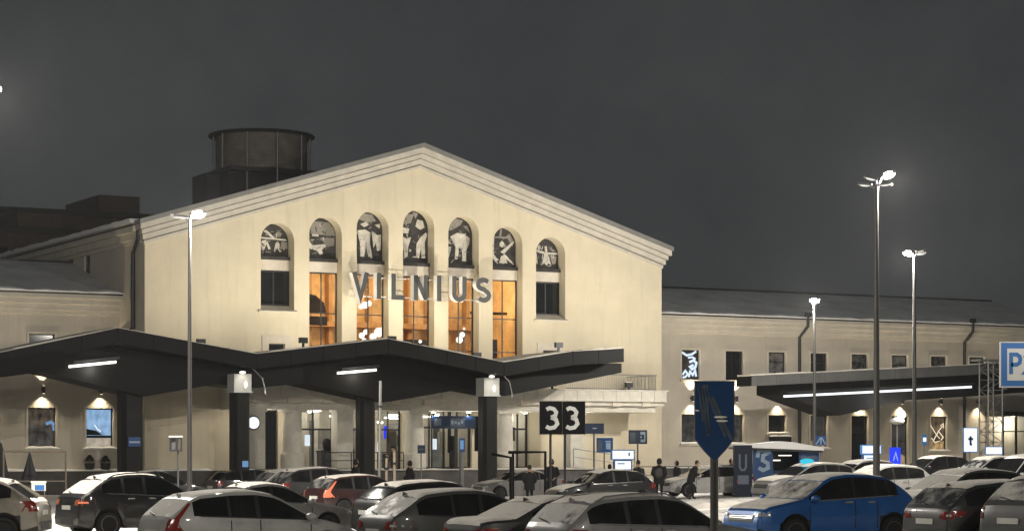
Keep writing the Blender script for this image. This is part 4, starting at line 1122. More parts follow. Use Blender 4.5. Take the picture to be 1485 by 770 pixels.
def car(label, kind, pos, heading, L, W, H, color, cat='car', group='parked cars', rear='tall', rear_glass=None, front_glass=None, roof_snow=.05, hood_snow=0.0,
        side_glass=None, rails=False, clad=False, tail=None, plate=True, rim=None, name='parked_car', detail=True, wr=None, rear_dirt=0.0, z0=None, roof_cov=.58):
    x0, y0 = pos
    T = empty(name, (x0, y0, gz(x0, y0) if z0 is None else z0), radians(heading), label, cat, group)
    body_m = PAINTS[color]
    rv = random.Random(label)          # every model its own roofline
    dz_, dr_, dh_ = (rv.random() - .5) * .03, (rv.random() - .5) * .045, (rv.random() - .5) * .035
    prof = []
    for t_, z_ in PROF[kind]:
        if .08 < t_ < .40: t_ += dr_ * (.40 - t_) / .32 * (0 if kind == 'van' else 1)
        if .70 < t_ < .985: z_ += dh_
        prof.append((t_, z_))
    kn = [prof[i][0] for i in KN[kind]]
    rg0, rg1, ws1, ws0 = kn
    r = wr or (.345 if kind in ('suv', 'van') else .315)
    xr_, xf_ = .175 * L, .805 * L          # axle positions from the rear
    if kind == 'suv': xr_, xf_ = .185 * L, .795 * L
    Ra = r * 1.17
    zb0 = .24 if kind in ('suv', 'van') else .18
    def raw(t):
        for (a, za), (b, zb) in zip(prof[:-1], prof[1:]):
            if a <= t <= b: return za + (zb - za) * (t - a) / max(1e-6, b - a)
        return prof[-1][1]
    def ztop(t):
        e = .012
        if t < .03 or t > .97: return raw(t) * H
        return H * (raw(t - e) + 2 * raw(t) + raw(t + e)) / 4
    br, bf = BELT[kind]
    def belt(t): return min(H * (br + (bf - br) * min(1, t / max(.01, ws0))), ztop(t) - .035 * H)
    def halfw(t):
        u = 2 * t - 1
        return W / 2 * (1 - .045 * u * u - .15 * abs(u) ** 9 - (.03 * u if u > 0 else .01 * abs(u)))
    def ring(t):
        x = t * L
        zt = ztop(t); zbl = belt(t); hw = halfw(t)
        zb = zb0 + .10 * max(0, (abs(2 * t - 1) - .86) / .14)
        g = max(0, min(1, (zt - zbl) / max(.05, H - zbl)))
        wt = hw * (.93 - .17 * g)
        za = 0
        for c in (xr_, xf_):
            if abs(x - c) < Ra: za = max(za, r + sqrt(Ra * Ra - (x - c) ** 2) - .02)
        ze = max(zb, za)
        z3 = max(zb + .12, ze + .03); z4 = max(zbl * .62, z3 + .03)
        z4 = min(z4, zbl - .05) if z3 + .03 < zbl - .05 else z3 + .01
        p = [(0, zb), (hw * .60, zb), (hw * .93, ze), (hw * .965, z3), (hw, z4), (hw * .975, max(zbl - .075 * H, z4 + .004)), (hw * .95, max(zbl, z4 + .01))]
        zg = max(zt - .03 - .035 * g, p[6][1] + .004)
        p += [(wt + .02 * g, zg), (wt - .035, max(zt - .004, zg + .002)), (wt * .5, zt + .016 * g + .006), (0, zt + .024 * g + .008)]
        return p
    ts = set([0, .003, .008, .014, .02, .03, .97, .98, .99, .996, 1.0])
    ts |= set(k / 44 for k in range(45)) | set(t for t, _ in prof)
    for c in (xr_, xf_):
        for k in range(-8, 9): ts.add((c + Ra * sin(k / 8 * pi / 2) * .9995) / L)
    pil = {'suv': [.275, .275 + .019, .415, .435], 'hatch': [.30, .315, .44, .462], 'wagon': [.255, .275, .40, .42], 'sedan': [.33, .345, .44, .462], 'van': [.33, .36, .55, .575]}[kind]
    sg0 = {'suv': .15, 'hatch': .13, 'wagon': .09, 'sedan': .235, 'van': .10}[kind]
    sg1 = ws0 - .02
    ts |= set(pil) | {sg0, sg1}
    ts = sorted(t for t in ts if 0 <= t <= 1)
    tt = [ts[0]]
    for t in ts[1:]:
        if t - tt[-1] > .0012 or t in (rg0, rg1, ws0, ws1): tt.append(t)
    ts = tt
    rings = [ring(t) for t in ts]
    nr = 11
    V = []; idx = {}
    for i, t in enumerate(ts):
        for sgn in (1, -1):
            for j in range(nr):
                if sgn < 0 and j in (0, nr - 1): idx[(i, sgn, j)] = idx[(i, 1, j)]; continue
                idx[(i, sgn, j)] = len(V); V.append(((t - .5) * L, sgn * rings[i][j][0], rings[i][j][1]))
    body_f, body_mi, sideg, frontg, rearg = [], [], [], [], []
    allf = []
    for i in range(len(ts) - 1):
        tm = (ts[i] + ts[i + 1]) / 2; xm = tm * L
        inarch = any(abs(xm - c) < Ra for c in (xr_, xf_))
        for sgn in (1, -1):
            for j in range(nr - 1):
                f = [idx[(i, sgn, j)], idx[(i + 1, sgn, j)], idx[(i + 1, sgn, j + 1)], idx[(i, sgn, j + 1)]]
                if sgn < 0: f.reverse()
                allf.append(f)
                if j == 6 and sg0 < tm < sg1 and (rings[i][7][1] - rings[i][6][1]) > .10 * H * .6:
                    if any(a < tm < b for a, b in ((pil[0], pil[1]), (pil[2], pil[3]))): body_f.append(f); body_mi.append(1)
                    else: sideg.append((sgn, 0 if tm < pil[0] else (1 if tm < pil[2] else 2), f))
                elif j >= 8 and ws1 < tm < ws0: frontg.append(f)
                elif j >= 8 and rg0 < tm < rg1 and kind != 'van2': rearg.append(f)
                else:
                    body_f.append(f)
                    if j <= 1 or (j == 2 and (clad or inarch)): body_mi.append(1)
                    elif clad and j == 3 and inarch: body_mi.append(1)
                    elif kind in ('suv', 'wagon') and j == 2 : body_mi.append(1 if clad else 0)
                    else: body_mi.append(0)
    body_f.append([idx[(0, 1, j)] for j in range(nr)] + [idx[(0, -1, j)] for j in range(nr - 2, 0, -1)]); body_mi.append(0); allf.append(body_f[-1])
    n1 = len(ts) - 1
    body_f.append([idx[(n1, -1, j)] for j in range(1, nr - 1)] + [idx[(n1, 1, j)] for j in range(nr - 1, -1, -1)]); body_mi.append(0); allf.append(body_f[-1])
    bvh = BVHTree.FromPolygons([Vector(v) for v in V], allf)
    def sub(fs, name, mats, mi=None, parent=T, smooth=28):
        used = sorted(set(k for f in fs for k in f)); mp = {k: q for q, k in enumerate(used)}
        mb = MB(); mb.add([V[k] for k in used], [[mp[k] for k in f] for f in fs])
        if mi: mb.m = mi
        return mb.build(name, mats, parent, smooth=smooth, fix=True)
    body = sub(body_f, 'body', [body_m, PLASTIC], body_mi)
    for sk in sorted(set((a, b) for a, b, _ in sideg)): sub([f for a, b, f in sideg if (a, b) == sk], 'side_window', side_glass or CARGLASS)
    fo = sub(frontg, 'windscreen', front_glass or CARGLASS); ro = sub(rearg, 'rear_window', rear_glass or CARGLASS)
    # interior block so that wheels do not show daylight
    mb = MB(); mb.box(-L * .44, L * .42, -W * .31, W * .31, zb0 + .02, H * .46); mb.build('underbody', PLASTIC, T)
    def proj(o, d):
        h = bvh.ray_cast(Vector(o), Vector(d))
        return h[0]
    def patch(mb, pts, d, off, m=0, n=4):
        """quad patch (4 corners) projected along direction d on the body and lifted by off"""
        d = Vector(d); g = []
        A, B, C, D_ = [Vector(p) for p in pts]
        for a in range(n + 1):
            for b in range(n + 1):
                u, v = a / n, b / n
                o = (A * (1 - u) + B * u) * (1 - v) + (D_ * (1 - u) + C * u) * v
                h = proj(o, d)
                if h is None: return
                g.append(h - d * off)
        fs = [(a * (n + 1) + b, (a + 1) * (n + 1) + b, (a + 1) * (n + 1) + b + 1, a * (n + 1) + b + 1) for a in range(n) for b in range(n)]
        mb.add(g, fs, m)
    tm_ = tail or TAIL
    RX = -L
    for sgn in (1, -1):
        mb = MB()
        hw = W / 2
        if rear == 'tall':
            patch(mb, [(RX, sgn * hw * .70, H * .50), (RX, sgn * hw * .93, H * .50), (RX, sgn * hw * .88, H * .66), (RX, sgn * hw * .72, H * .66)], (1, 0, 0), .012)
            patch(mb, [(-L * .5 + .03, sgn * W, H * .50), (-L * .5 + .22, sgn * W, H * .54), (-L * .5 + .36, sgn * W, H * .655), (-L * .5 + .13, sgn * W, H * .655)], (0, -sgn, 0), .012)
        elif rear == 'pillar':
            patch(mb, [(RX, sgn * hw * .74, H * .48), (RX, sgn * hw * .93, H * .48), (RX, sgn * hw * .86, H * .66), (RX, sgn * hw * .76, H * .66)], (1, 0, 0), .012)
            patch(mb, [(-L * .5 + .04, sgn * W, H * .50), (-L * .5 + .20, sgn * W, H * .53), (-L * .5 + .27, sgn * W, H * .66), (-L * .5 + .13, sgn * W, H * .66)], (0, -sgn, 0), .012)
            patch(mb, [(-L * .5 + .15, sgn * W, H * .66), (-L * .5 + .27, sgn * W, H * .66), (-L * .5 + .53, sgn * W, H * .86), (-L * .5 + .48, sgn * W, H * .86)], (0, -sgn, 0), .012)
        else:
            patch(mb, [(RX, sgn * hw * .50, H * .52), (RX, sgn * hw * .94, H * .50), (RX, sgn * hw * .92, H * .63), (RX, sgn * hw * .55, H * .60)], (1, 0, 0), .012)
            patch(mb, [(-L * .5 + .03, sgn * W, H * .52), (-L * .5 + .36, sgn * W, H * .57), (-L * .5 + .36, sgn * W, H * .62), (-L * .5 + .05, sgn * W, H * .625)], (0, -sgn, 0), .012)
        if mb.v:
            tl = mb.build('tail_light', tm_, T, smooth=40, fix=False)
            m2 = MB(); patch(m2, [(RX, sgn * hw * .74, H * .545), (RX, sgn * hw * .90, H * .545), (RX, sgn * hw * .89, H * .575), (RX, sgn * hw * .74, H * .575)], (1, 0, 0), .018, 0, 2)
            if m2.v: m2.build('reversing_lens', HEADL if tail is None else TAILON, tl, fix=False)
        mb = MB()
        patch(mb, [(L, sgn * hw * .58, H * .43), (L, sgn * hw * .88, H * .44), (L, sgn * hw * .86, H * .50), (L, sgn * hw * .60, H * .475)], (-1, 0, 0), .012)
        patch(mb, [(L * .5 - .06, sgn * W, H * .44), (L * .5 - .30, sgn * W, H * .475), (L * .5 - .42, sgn * W, H * .525), (L * .5 - .10, sgn * W, H * .50)], (0, -sgn, 0), .012)
        if mb.v: mb.build('headlight', HEADL, T, smooth=40, fix=False)
        if detail:
            for xc in ((pil[1] + .012) * L - L / 2 + .1, (pil[3] + .012) * L - L / 2 + .1):
                h = proj((xc, sgn * W, H * (br + bf) / 2 - .10), (0, -sgn, 0))
                if h: MB().box(h.x - .1, h.x + .1, h.y - .02, h.y + .025, h.z - .018, h.z + .018).build('door_handle', CHROME if color in ('grey', 'silver', 'blue', 'black') else body_m, T)
            for xc, z1 in ((pil[3] * L - L / 2 - .02, .64), (pil[1] * L - L / 2 - .02, .64), ((ws0 - .025) * L - L / 2, .58)):
                mb = MB(); patch(mb, [(xc - .012, sgn * W, H * .26), (xc + .012, sgn * W, H * .26), (xc + .012, sgn * W, H * (z1 - .01)), (xc - .012, sgn * W, H * (z1 - .01))], (0, -sgn, 0), .004, 0, 4)
                if mb.v: mb.build('door_gap', PLASTIC, T, fix=False)
            # window trim along the belt
            mb = MB()
            for a, b in ((sg0 + .03, pil[1]), (pil[1], pil[3]), (pil[3], sg1 - .02)):
                patch(mb, [((a - .5) * L, sgn * W, belt(a) - .012), ((b - .5) * L, sgn * W, belt(b) - .012), ((b - .5) * L, sgn * W, belt(b) + .014), ((a - .5) * L, sgn * W, belt(a) + .014)], (0, -sgn, 0), .008, 0, 4)
            if mb.v: mb.build('window_trim', CHROME if color in ('blue', 'silver', 'black') else PLASTIC, T, fix=False)
        xm = (ws0 - .035) * L - L / 2
        mb = MB(); mb.ball((xm - .03, sgn * (W / 2 + .09), H * (bf + .045)), .10, .13, .075, n=12); mb.tube([(xm, sgn * (W / 2 - .08), H * bf), (xm - .02, sgn * (W / 2 + .04), H * (bf + .03))], .03, 6)
        mb.build('wing_mirror', body_m, T, smooth=50)
        if rails:
            mb = MB()
            pts = []
            for k in range(9):
                t = rg1 + .03 + (ws1 - rg1 - .08) * k / 8
                rg = ring(t); pts.append(((t - .5) * L, sgn * (rg[8][0] - .03), rg[8][1] + (.05 if 0 < k < 8 else .0)))
            mb.tube(pts, .018, 6); mb.build('roof_rail', CHROME if color != 'black' else PLASTIC, T)
    # plates, grille, bumpers, wiper
    if plate:
        h = proj((-L, 0, H * .475), (1, 0, 0))
        if h: MB().box(h.x - .022, h.x + .004, -.26, .26, h.z - .055, h.z + .055).build('number_plate', PLATE, T)
    mb = MB(); patch(mb, [(L, -W * .26, H * .36), (L, W * .26, H * .36), (L, W * .29, H * .455), (L, -W * .29, H * .455)], (-1, 0, 0), .008)
    if mb.v:
        g = mb.build('grille', PLASTIC, T, fix=False)
        m2 = MB()
        for q in (.385, .41, .435): patch(m2, [(L, -W * .25, H * q), (L, W * .25, H * q), (L, W * .25, H * (q + .008)), (L, -W * .25, H * (q + .008))], (-1, 0, 0), .016)
        if m2.v: m2.build('grille_bar', CHROME, g, fix=False)
    mb = MB(); patch(mb, [(RX, -W * .40, .27 + zb0 * .3), (RX, W * .40, .27 + zb0 * .3), (RX, W * .40, H * .345), (RX, -W * .40, H * .345)], (1, 0, 0), .012)
    if mb.v: mb.build('rear_bumper', PLASTIC, T, fix=False)
    if kind in ('suv', 'hatch', 'wagon') and detail:
        mb = MB()
        a = proj((-L, .05, H * .70), (1, 0, 0)); b = proj((-L, .42, H * .735), (1, 0, 0))
        if a and b: mb.tube([a - Vector((.03, 0, 0)), b - Vector((.03, 0, 0))], .012, 5); mb.build('rear_wiper', PLASTIC, ro)
    for cx, nm in ((xr_, 'r'), (xf_, 'f')):
        for sgn in (1, -1):
            wheel(T, cx - L / 2, sgn * (W / 2 - .125), r, sgn, rim or RIM)
    if kind != 'van':
        q = ring(rg1 + .02); xa = (rg1 + .02 - .5) * L
        mb = MB(); mb.prism([(xa - .06, q[10][1] - .01), (xa + .12, q[10][1] - .01), (xa - .05, q[10][1] + .06)], -.02, .02); mb.build('aerial', body_m, T)
    # snow lying on roof and bonnet
    def snow(t0, t1, th, name, cov=1.0):
        nx, ny = 26, 14
        mb = MB(); g = []; bad = set()
        sd = random.random() * 50
        for a in range(nx + 1):
            for b in range(ny + 1):
                u, v = a / nx, b / ny * 2 - 1
                t = t0 + (t1 - t0) * u
                rg = ring(t); yw = rg[8][0] * 1.0
                x, y = (t - .5) * L, v * yw
                h = proj((x, y, H * 2), (0, 0, -1))
                if h is None: h = Vector((x, y, rg[10][1]))
                nz_ = noise.noise(Vector((x * 1.7 + sd, y * 1.7, 0))) + .5 * noise.noise(Vector((x * 5 + sd, y * 5, 1)))
                e = min(1, min(u, 1 - u) * 9) * min(1, (1 - abs(v)) * 7)
                k = th * (.75 + .5 * nz_) * (e ** .5) + (e - .25) * .01
                if cov < 1: k -= th * (1 - cov) * (1.2 + 1.6 * nz_)
                if e <= .02: k = -.006
                g.append((h.x, h.y, h.z + max(-.012, k)))
        fs = [(a * (ny + 1) + b, (a + 1) * (ny + 1) + b, (a + 1) * (ny + 1) + b + 1, a * (ny + 1) + b + 1) for a in range(nx) for b in range(ny)]
        mb.add(g, fs); mb.build(name, SNOWDIRTY, T, smooth=70, fix=True)
    if roof_snow: snow(rg1 - .01, ws1 + .01, roof_snow, 'roof_snow', roof_cov)
    if hood_snow: snow(ws0 + .01, .955, hood_snow, 'bonnet_snow', .75)
    if rear_dirt and kind == 'sedan': snow(.012, rg0 - .005, rear_dirt, 'boot_snow', .85)
    return T
def cx(px, Y): return (gx(px, Y), Y)

A = 31
car('beige crossover cut by the left edge with snow on its roof', 'suv', cx(-60, 55), 178, 4.35, 1.82, 1.62, 'beige', roof_snow=.06, rear='tall', clad=True)
car('black estate with heavily frosted rear window at the left', 'suv', cx(206, 60), 36, 4.45, 1.85, 1.66, 'black', roof_snow=.07, rear_glass=FROSTH, rails=True, rear='wide', tail=TAILA)
car('white hatchback with a frosted tailgate in the left foreground', 'hatch', cx(362, 44.4), 33, 4.3, 1.78, 1.50, 'white', roof_snow=.04, rear_glass=FROSTH, rear='pillar')
car('silver saloon behind the white hatchback', 'sedan', cx(388, 58), 30, 4.5, 1.76, 1.44, 'silver', roof_snow=.04)
car('white estate half hidden behind the dark red-lamped estate', 'suv', cx(438, 93), A, 4.5, 1.8, 1.58, 'white', roof_snow=.06, rear_glass=FROSTL)
car('dark estate with snow along its roof behind the one with lit tail lamps', 'wagon', cx(476, 87), A, 4.8, 1.84, 1.70, 'darkgrey', roof_snow=.05, rear_glass=FROSTL)
car('dark burgundy estate with glowing pink tail lamps', 'wagon', cx(532, 80), 36, 4.5, 1.8, 1.50, 'burgundy', roof_snow=.04, rear='pillar', tail=TAILON, rear_glass=FROSTL)
car('grey hatchback with a frosted rear window at the centre foreground', 'hatch', cx(682, 44.6), 32, 4.5, 1.82, 1.52, 'grey', roof_snow=.05, rear_glass=FROST, rear='wide')
car('grey car seen only by its roof above the centre hatchback', 'wagon', cx(640, 58), A, 4.6, 1.8, 1.5, 'darkgrey', roof_snow=.06)
car('dark saloon with snow over its rear window and boot', 'sedan', cx(822, 42.4), A, 4.75, 1.84, 1.42, 'darkgrey', roof_snow=.05, rear_glass=FROSTH, rear_dirt=.04, rear='wide')
car('silver estate at the bottom centre with chrome window trim', 'wagon', cx(944, 40), 32, 4.6, 1.83, 1.52, 'silver', roof_snow=.04, rear_glass=FROST, rails=True, rear='wide')
car('black car parked nose left at the middle of the lot', 'hatch', cx(870, 92), 206, 4.6, 1.82, 1.55, 'black', roof_snow=.03, hood_snow=.02)
car('pale car half hidden by the canopy column', 'sedan', cx(752, 106), 205, 4.5, 1.8, 1.42, 'silver', roof_snow=.05, hood_snow=.03)
car('white hatchback with people standing beside its nose', 'hatch', cx(1026, 101), 200, 4.3, 1.78, 1.42, 'white', roof_snow=.05)
POL = car('white service car with a cyan roof beacon behind the blue one', 'suv', cx(1172, 90), 205, 4.6, 1.83, 1.56, 'silver', roof_snow=.05, hood_snow=.05)
mb = MB(); mb.ball((.15, .15, 1.63), .34, .16, .12, n=12); mb.build('beacon', BEACONB, POL, smooth=60)
car('white car roofed with snow behind the blue crossover', 'hatch', cx(1272, 84), 205, 4.4, 1.8, 1.52, 'white', roof_snow=.07, front_glass=FROSTH)
car('bright blue crossover with frosted windscreen and snowy bonnet', 'suv', cx(1190, 51), 208, 4.5, 1.86, 1.66, 'blue', roof_snow=.03, hood_snow=.035, front_glass=FROST, clad=True, rear='wide', side_glass=None)
car('grey estate with a snow covered windscreen at the right', 'wagon', cx(1385, 58), 207, 4.7, 1.83, 1.6, 'grey', roof_snow=.05, hood_snow=.05, front_glass=FROSTH)
car('dark grey estate with red lamps beside the blue crossover', 'wagon', cx(1475, 45), 27, 4.7, 1.83, 1.5, 'darkgrey', roof_snow=.03, rear_glass=FROSTL, rear='wide')
car('grey crossover with a snow smeared tailgate in the right corner', 'suv', cx(1582, 42.5), 33, 4.5, 1.86, 1.68, 'grey', roof_snow=.06, rear_glass=FROST, rear='tall', clad=True)
car('white van at the far right edge', 'van', cx(1500, 92), 205, 4.8, 1.9, 1.92, 'white', roof_snow=.05, detail=False)
car('white car with dark windows left of the van', 'suv', cx(1432, 104), 205, 4.5, 1.85, 1.78, 'white', roof_snow=.05, front_glass=FROSTL, detail=False)
car('dark car standing far back by the right wing', 'suv', cx(1352, 112), 205, 4.6, 1.85, 1.78, 'black', roof_snow=.03, detail=False)
car('dark car behind the black estate at the left', 'sedan', cx(228, 94), A, 4.6, 1.8, 1.5, 'darkgrey', roof_snow=.02, detail=False)
car('dark car in the gap left of the white estate', 'wagon', cx(372, 101), A, 4.6, 1.8, 1.5, 'black', roof_snow=.0, detail=False)
car('pale car with a snowy roof right of the service car', 'wagon', cx(1240, 99), 205, 4.6, 1.8, 1.62, 'silver', roof_snow=.07, detail=False)

# added fill: an extra floodlight row on the canopy to even the gable wash
fl = None
for k, (s, h) in enumerate(((0.5, 7.35), (6.0, 7.55), (11.0, 7.75), (16.0, 7.0), (21.0, 7.65))):
    x = s + 4.87
    if fl is None:
        mb = MB(); mb.box(-.22, .22, -.1, .1, .14, .42); mb.box(-.05, .05, -.05, .05, -.25, .14)
        fl = mb.build('floodlight', DARKMETAL, CAN); o = fl  # housing of the added fill light
        ln = MB().add([(-.19, .102, .18), (.19, .102, .18), (.19, .102, .40), (-.19, .102, .40)], [(0, 1, 2, 3)]).build('lens', WALLLED, fl)
    else:
        o = fl.copy(); COL.objects.link(o); l2 = ln.copy(); COL.objects.link(l2); l2.parent = o
    o.location = (x, 3.2, h + .1)
    lamp('canopy_fill_light', 'SPOT', (x, 3.4, h + .75), FILLFLOOD, (1.0, .92, .74), CAN, (x + (16 - s) * .35, 10, 18), 150, 1.0, .15)

# ------------------------------------------------------------------ signs and small structures
def glyph(mb, ch, x, z, w_, h, st, y0, y1, m=0):
    G = {
     '3': [[(.05, .88), (.3, .95), (.62, .9), (.80, .76), (.72, .60), (.40, .53)], [(.40, .53), (.78, .44), (.88, .25), (.66, .09), (.3, .05), (.02, .13)]],
     'P': [[(.1, 0), (.1, .94), (.6, .94), (.85, .84), (.9, .7), (.85, .54), (.6, .45), (.1, .45)]],
     '2': [[(.05, .78), (.2, .93), (.5, .97), (.8, .87), (.86, .7), (.7, .48), (.08, .05), (.95, .05)]],
     'U': [[(.08, 1), (.08, .25), (.28, .05), (.72, .05), (.92, .25), (.92, 1)]],
     't': [[(.45, 1), (.45, .1), (.7, .03)], [(.05, .68), (.9, .68)]],
     'i': [[(.5, 0), (.5, .62)], [(.5, .8), (.5, .95)]],
    }
    for st_ in G[ch]: mb.stroke([(x + p * w_, z + q * h) for p, q in st_], st, y0, y1, m)

# number sign 33 on two posts
c = Vector((gx(815.5, 98), 98, gz(gx(815.5, 98), 98)))
T = empty('bay_number_sign', c, .06, 'black double sign with the white numbers 3 and 3 on two posts', 'sign')
for x in (-1.0, .005): MB().box(x, x + .99, -.06, .06, 3.08, 4.52).build('sign_panel', BLACK, T)
for x in (-.52, .13):
    mb = MB(); mb.tube([(x, .12, 0), (x, .12, 4.4)], .055, 8); mb.build('post', DARKMETAL, T, smooth=50)
for x in (-.74, .16):
    mb = MB(); glyph(mb, '3', x, 3.3, .58, 1.0, .17, -.075, -.062); mb.build('digit', DIGIT, T)
mb = MB(); mb.box(-1.02, -1.0, -.08, .08, 3.06, 4.54); mb.box(.995, 1.015, -.08, .08, 3.06, 4.54); mb.box(-1.0, .995, -.08, .08, 4.522, 4.54); mb.build('edge_frame', DARKMETAL, T)

def post_sign(name, label, pos, rz, w_, h, zc, m, prints=(), post=.03, z0=None, back=.05, frame=None, cat='sign', posth=None):
    x, y = pos
    T = empty(name, (x, y, gz(x, y) if z0 is None else z0), rz, label, cat)
    MB().box(-w_ / 2, w_ / 2, -back / 2, back / 2, zc - h / 2, zc + h / 2).build('sign_panel', m, T)
    if post:
        mb = MB(); mb.tube([(0, back / 2 + post, 0), (0, back / 2 + post, posth or (zc + h / 2 - .02))], post, 8); mb.build('post', POLEG, T, smooth=50)
    for fn, mm in prints:
        for f1 in getattr(fn, 'single', [fn]):
            mb = MB(); f1(mb, -back / 2 - .012, -back / 2 - .002); mb.build('sign_print', mm, T)
    if frame:
        t = .04
        mb = MB(); mb.box(-w_ / 2 - t, -w_ / 2, -back / 2 - .01, back / 2, zc - h / 2 - t, zc + h / 2 + t); mb.box(w_ / 2, w_ / 2 + t, -back / 2 - .01, back / 2, zc - h / 2 - t, zc + h / 2 + t)
        mb.box(-w_ / 2, w_ / 2, -back / 2 - .01, back / 2, zc + h / 2, zc + h / 2 + t); mb.box(-w_ / 2, w_ / 2, -back / 2 - .01, back / 2, zc - h / 2 - t, zc - h / 2)
        mb.build('frame', frame, T)
    return T
def PP(px, Y): return (gx(px, Y), Y)
def zz(py, Y): return 2.45 + (650 - py) / 3200 * Y
def pm(Y): return Y / 3200.0

# foreground blue shield sign on a round post
Y = 20.0
T = empty('shield_sign', (gx(1036, Y), Y, 0.0), -.06, 'large blue sign with a pointed foot and painted pale reflections on a round post', 'sign')
hw, zt, zs, zbm = .172, zz(553, Y), zz(636, Y), zz(668, Y)
def shield(k): return [(-hw * k, zt + (k - 1) * .1), (-hw * k, zs), (-hw * .55 * k, zs - .10 * k), (0, zbm - (k - 1) * .2), (hw * .55 * k, zs - .10 * k), (hw * k, zs), (hw * k, zt + (k - 1) * .1)]
mb = MB(); mb.prism(shield(1.06), -.012, .02); mb.build('rim', POLEG, T)
mb = MB(); mb.prism(shield(1.0), -.016, -.0125); mb.build('sign_face', SHIELDB, T)
mb = MB()
for a, b in (((-.13, zt - .04), (-.05, zs + .03)), ((-.10, zt - .03), (.10, zs + .02)), ((-.135, zt - .05), (-.10, zs + .16)), ((-.075, zt - .03), (-.055, zs + .05)), ((-.02, zt - .14), (.155, zs - .01))):
    mb.stroke([a, b], .028, -.018, -.0165)
mb.build('painted_reflections', SIGNG, T)  # pale streaks of reflection, laid on the blue face as flat print
mb = MB()
for x, z, l in ((.055, zz(604.5, Y), .062), (.07, zz(610, Y), .055)): mb.ball((x, -.022, z), l, .004, .010, n=10)
mb.ball((-.155, -.022, zz(595, Y)), .02, .004, .008, n=8); mb.build('reflector', SIGNW, T, smooth=60)
mb = MB(); mb.tube([(0, .055, 0), (0, .055, zt - .04)], .038, 14); mb.build('post', POLED, T, smooth=50)
mb = MB(); mb.box(-.06, .06, .02, .05, zz(575, Y), zz(571, Y)); mb.box(-.06, .06, .02, .05, zz(630, Y), zz(626, Y)); mb.build('clamp', GALV, T)

# P2 sign
Y = 50.0
T = empty('parking_sign', (gx(1489, Y), Y, .3), 0, 'white parking sign P2 with a blue border at the right edge', 'sign')
x0, x1, z0, z1 = gx(1451, Y) - gx(1489, Y), .62, zz(560, Y) - .3, zz(497, Y) - .3
MB().box(x0, x1, -.04, .04, z0, z1).build('sign_panel', BLUEP, T)
MB().box(x0 + .14, x1 - .14, -.05, -.042, z0 + .13, z1 - .13).build('white_field', SIGNW, T)
mb = MB(); b = .025
mb.box(x0 - b, x0, -.05, .03, z0 - b, z1 + b); mb.box(x1, x1 + b, -.05, .03, z0 - b, z1 + b); mb.box(x0, x1, -.05, .03, z1, z1 + b); mb.box(x0, x1, -.05, .03, z0 - b, z0); mb.build('pale_edge', SIGNW, T)
mb = MB(); glyph(mb, 'P', x0 + .20, z0 + .28, .26, .47, .085, -.062, -.052); mb.build('letter', BLUEP, T)
mb = MB(); glyph(mb, '2', x0 + .52, z0 + .29, .30, .45, .085, -.062, -.052); mb.build('digit', BLUEP, T)
mb = MB(); mb.tube([(.28, .09, -.1), (.28, .09, z1 - .1)], .045, 10); mb.box(x0 + .05, x0 + .14, -.02, .02, z0 - .07, z0 - b); mb.build('post', POLEG, T, smooth=50)
lamp('sign_light', 'SPOT', (0, -1.6, z1 + .9), 70, (1, .97, .9), T, (0, 0, (z0 + z1) / 2), 70, .8, .05)

# information signs and lit machines near the entrance
def bars(lst):
    def fn(mb, y0, y1):
        for a, b, c_, d in lst: mb.box(a, b, y0, y1, c_, d)
    if len(lst) > 1: fn.single = [bars([q]) for q in lst]
    return fn
Y = 106.0; m1 = pm(Y)
z_ = lambda py, Y: zz(py, Y) - gz(gx(900, Y), Y)
post_sign('direction_sign', 'dark blue sign on a thin post between the lit machines and the walkers', PP(925, Y), .05, 27 * m1, 20 * m1, z_(634.5, Y), BLUED, [(bars([(-.38, -.12, z_(642, Y), z_(628, Y))]), SIGNG), (bars([(.12, .36, z_(631, Y), z_(627, Y)), (.12, .36, z_(642, Y), z_(638, Y)), (.30, .36, z_(638, Y), z_(631, Y)), (.12, .18, z_(636, Y), z_(633, Y))]), SIGNLB)], .04)
Y = 110.0
post_sign('direction_sign', 'blue folded sign just left of the lit white machine', PP(877, Y), .3, 25 * pm(Y), 21 * pm(Y), z_(644, Y), BLUE, [(bars([(-.40, -.16, z_(652, Y), z_(637, Y))]), SIGNG), (bars([(.02, .3, z_(640, Y), z_(638, Y))]), SIGNLB), (bars([(.05, .3, z_(650, Y), z_(641, Y))]), SIGNLB)], .04)
Y = 112.0
post_sign('hanging_sign', 'plain dark blue board beside the number sign', PP(862, Y), .2, 28 * pm(Y), 15 * pm(Y), z_(619.5, Y), BLUED, [(bars([(-.1, .12, z_(620, Y), z_(618.4, Y))]), SIGNLB)], .05)
def lit_machine(label, px, Y, top, mid, bot, w1, w2):
    x, y = PP(px, Y); g0 = gz(x, y); k = pm(Y)
    T = empty('ticket_machine', (x, y, g0), .1, label, 'ticket machine')
    zt, zm, zb = zz(top, Y) - g0, zz(mid, Y) - g0, zz(bot, Y) - g0
    MB().box(-w1 * k / 2 - .05, w1 * k / 2 + .05, -.12, .2, zm - .05, zt + .05).build('header_case', BLUEP, T)
    MB().box(-w1 * k / 2, w1 * k / 2, -.135, -.122, zm, zt).build('lit_header', SCREENW, T)
    MB().box(-w2 * k / 2 - .05, w2 * k / 2 + .05, -.12, .3, 0, zm - .055).build('cabinet', BLUE, T)
    MB().box(-w2 * k / 2, w2 * k / 2, -.135, -.122, zb, zm - .1).build('lit_screen', SCREENW, T)
    mb = MB(); mb.box(-w2 * k * .35, w2 * k * .1, -.142, -.137, (zm + zb) / 2, (zm + zb) / 2 + .05); mb.box(w1 * k * .25, w1 * k * .32, -.142, -.137, zm + .15, zt - .1); mb.build('screen_mark', BLUEP, T)
lit_machine('lit white ticket machine left of the walkers', 903, 108, 653, 665, 680, 31, 23)
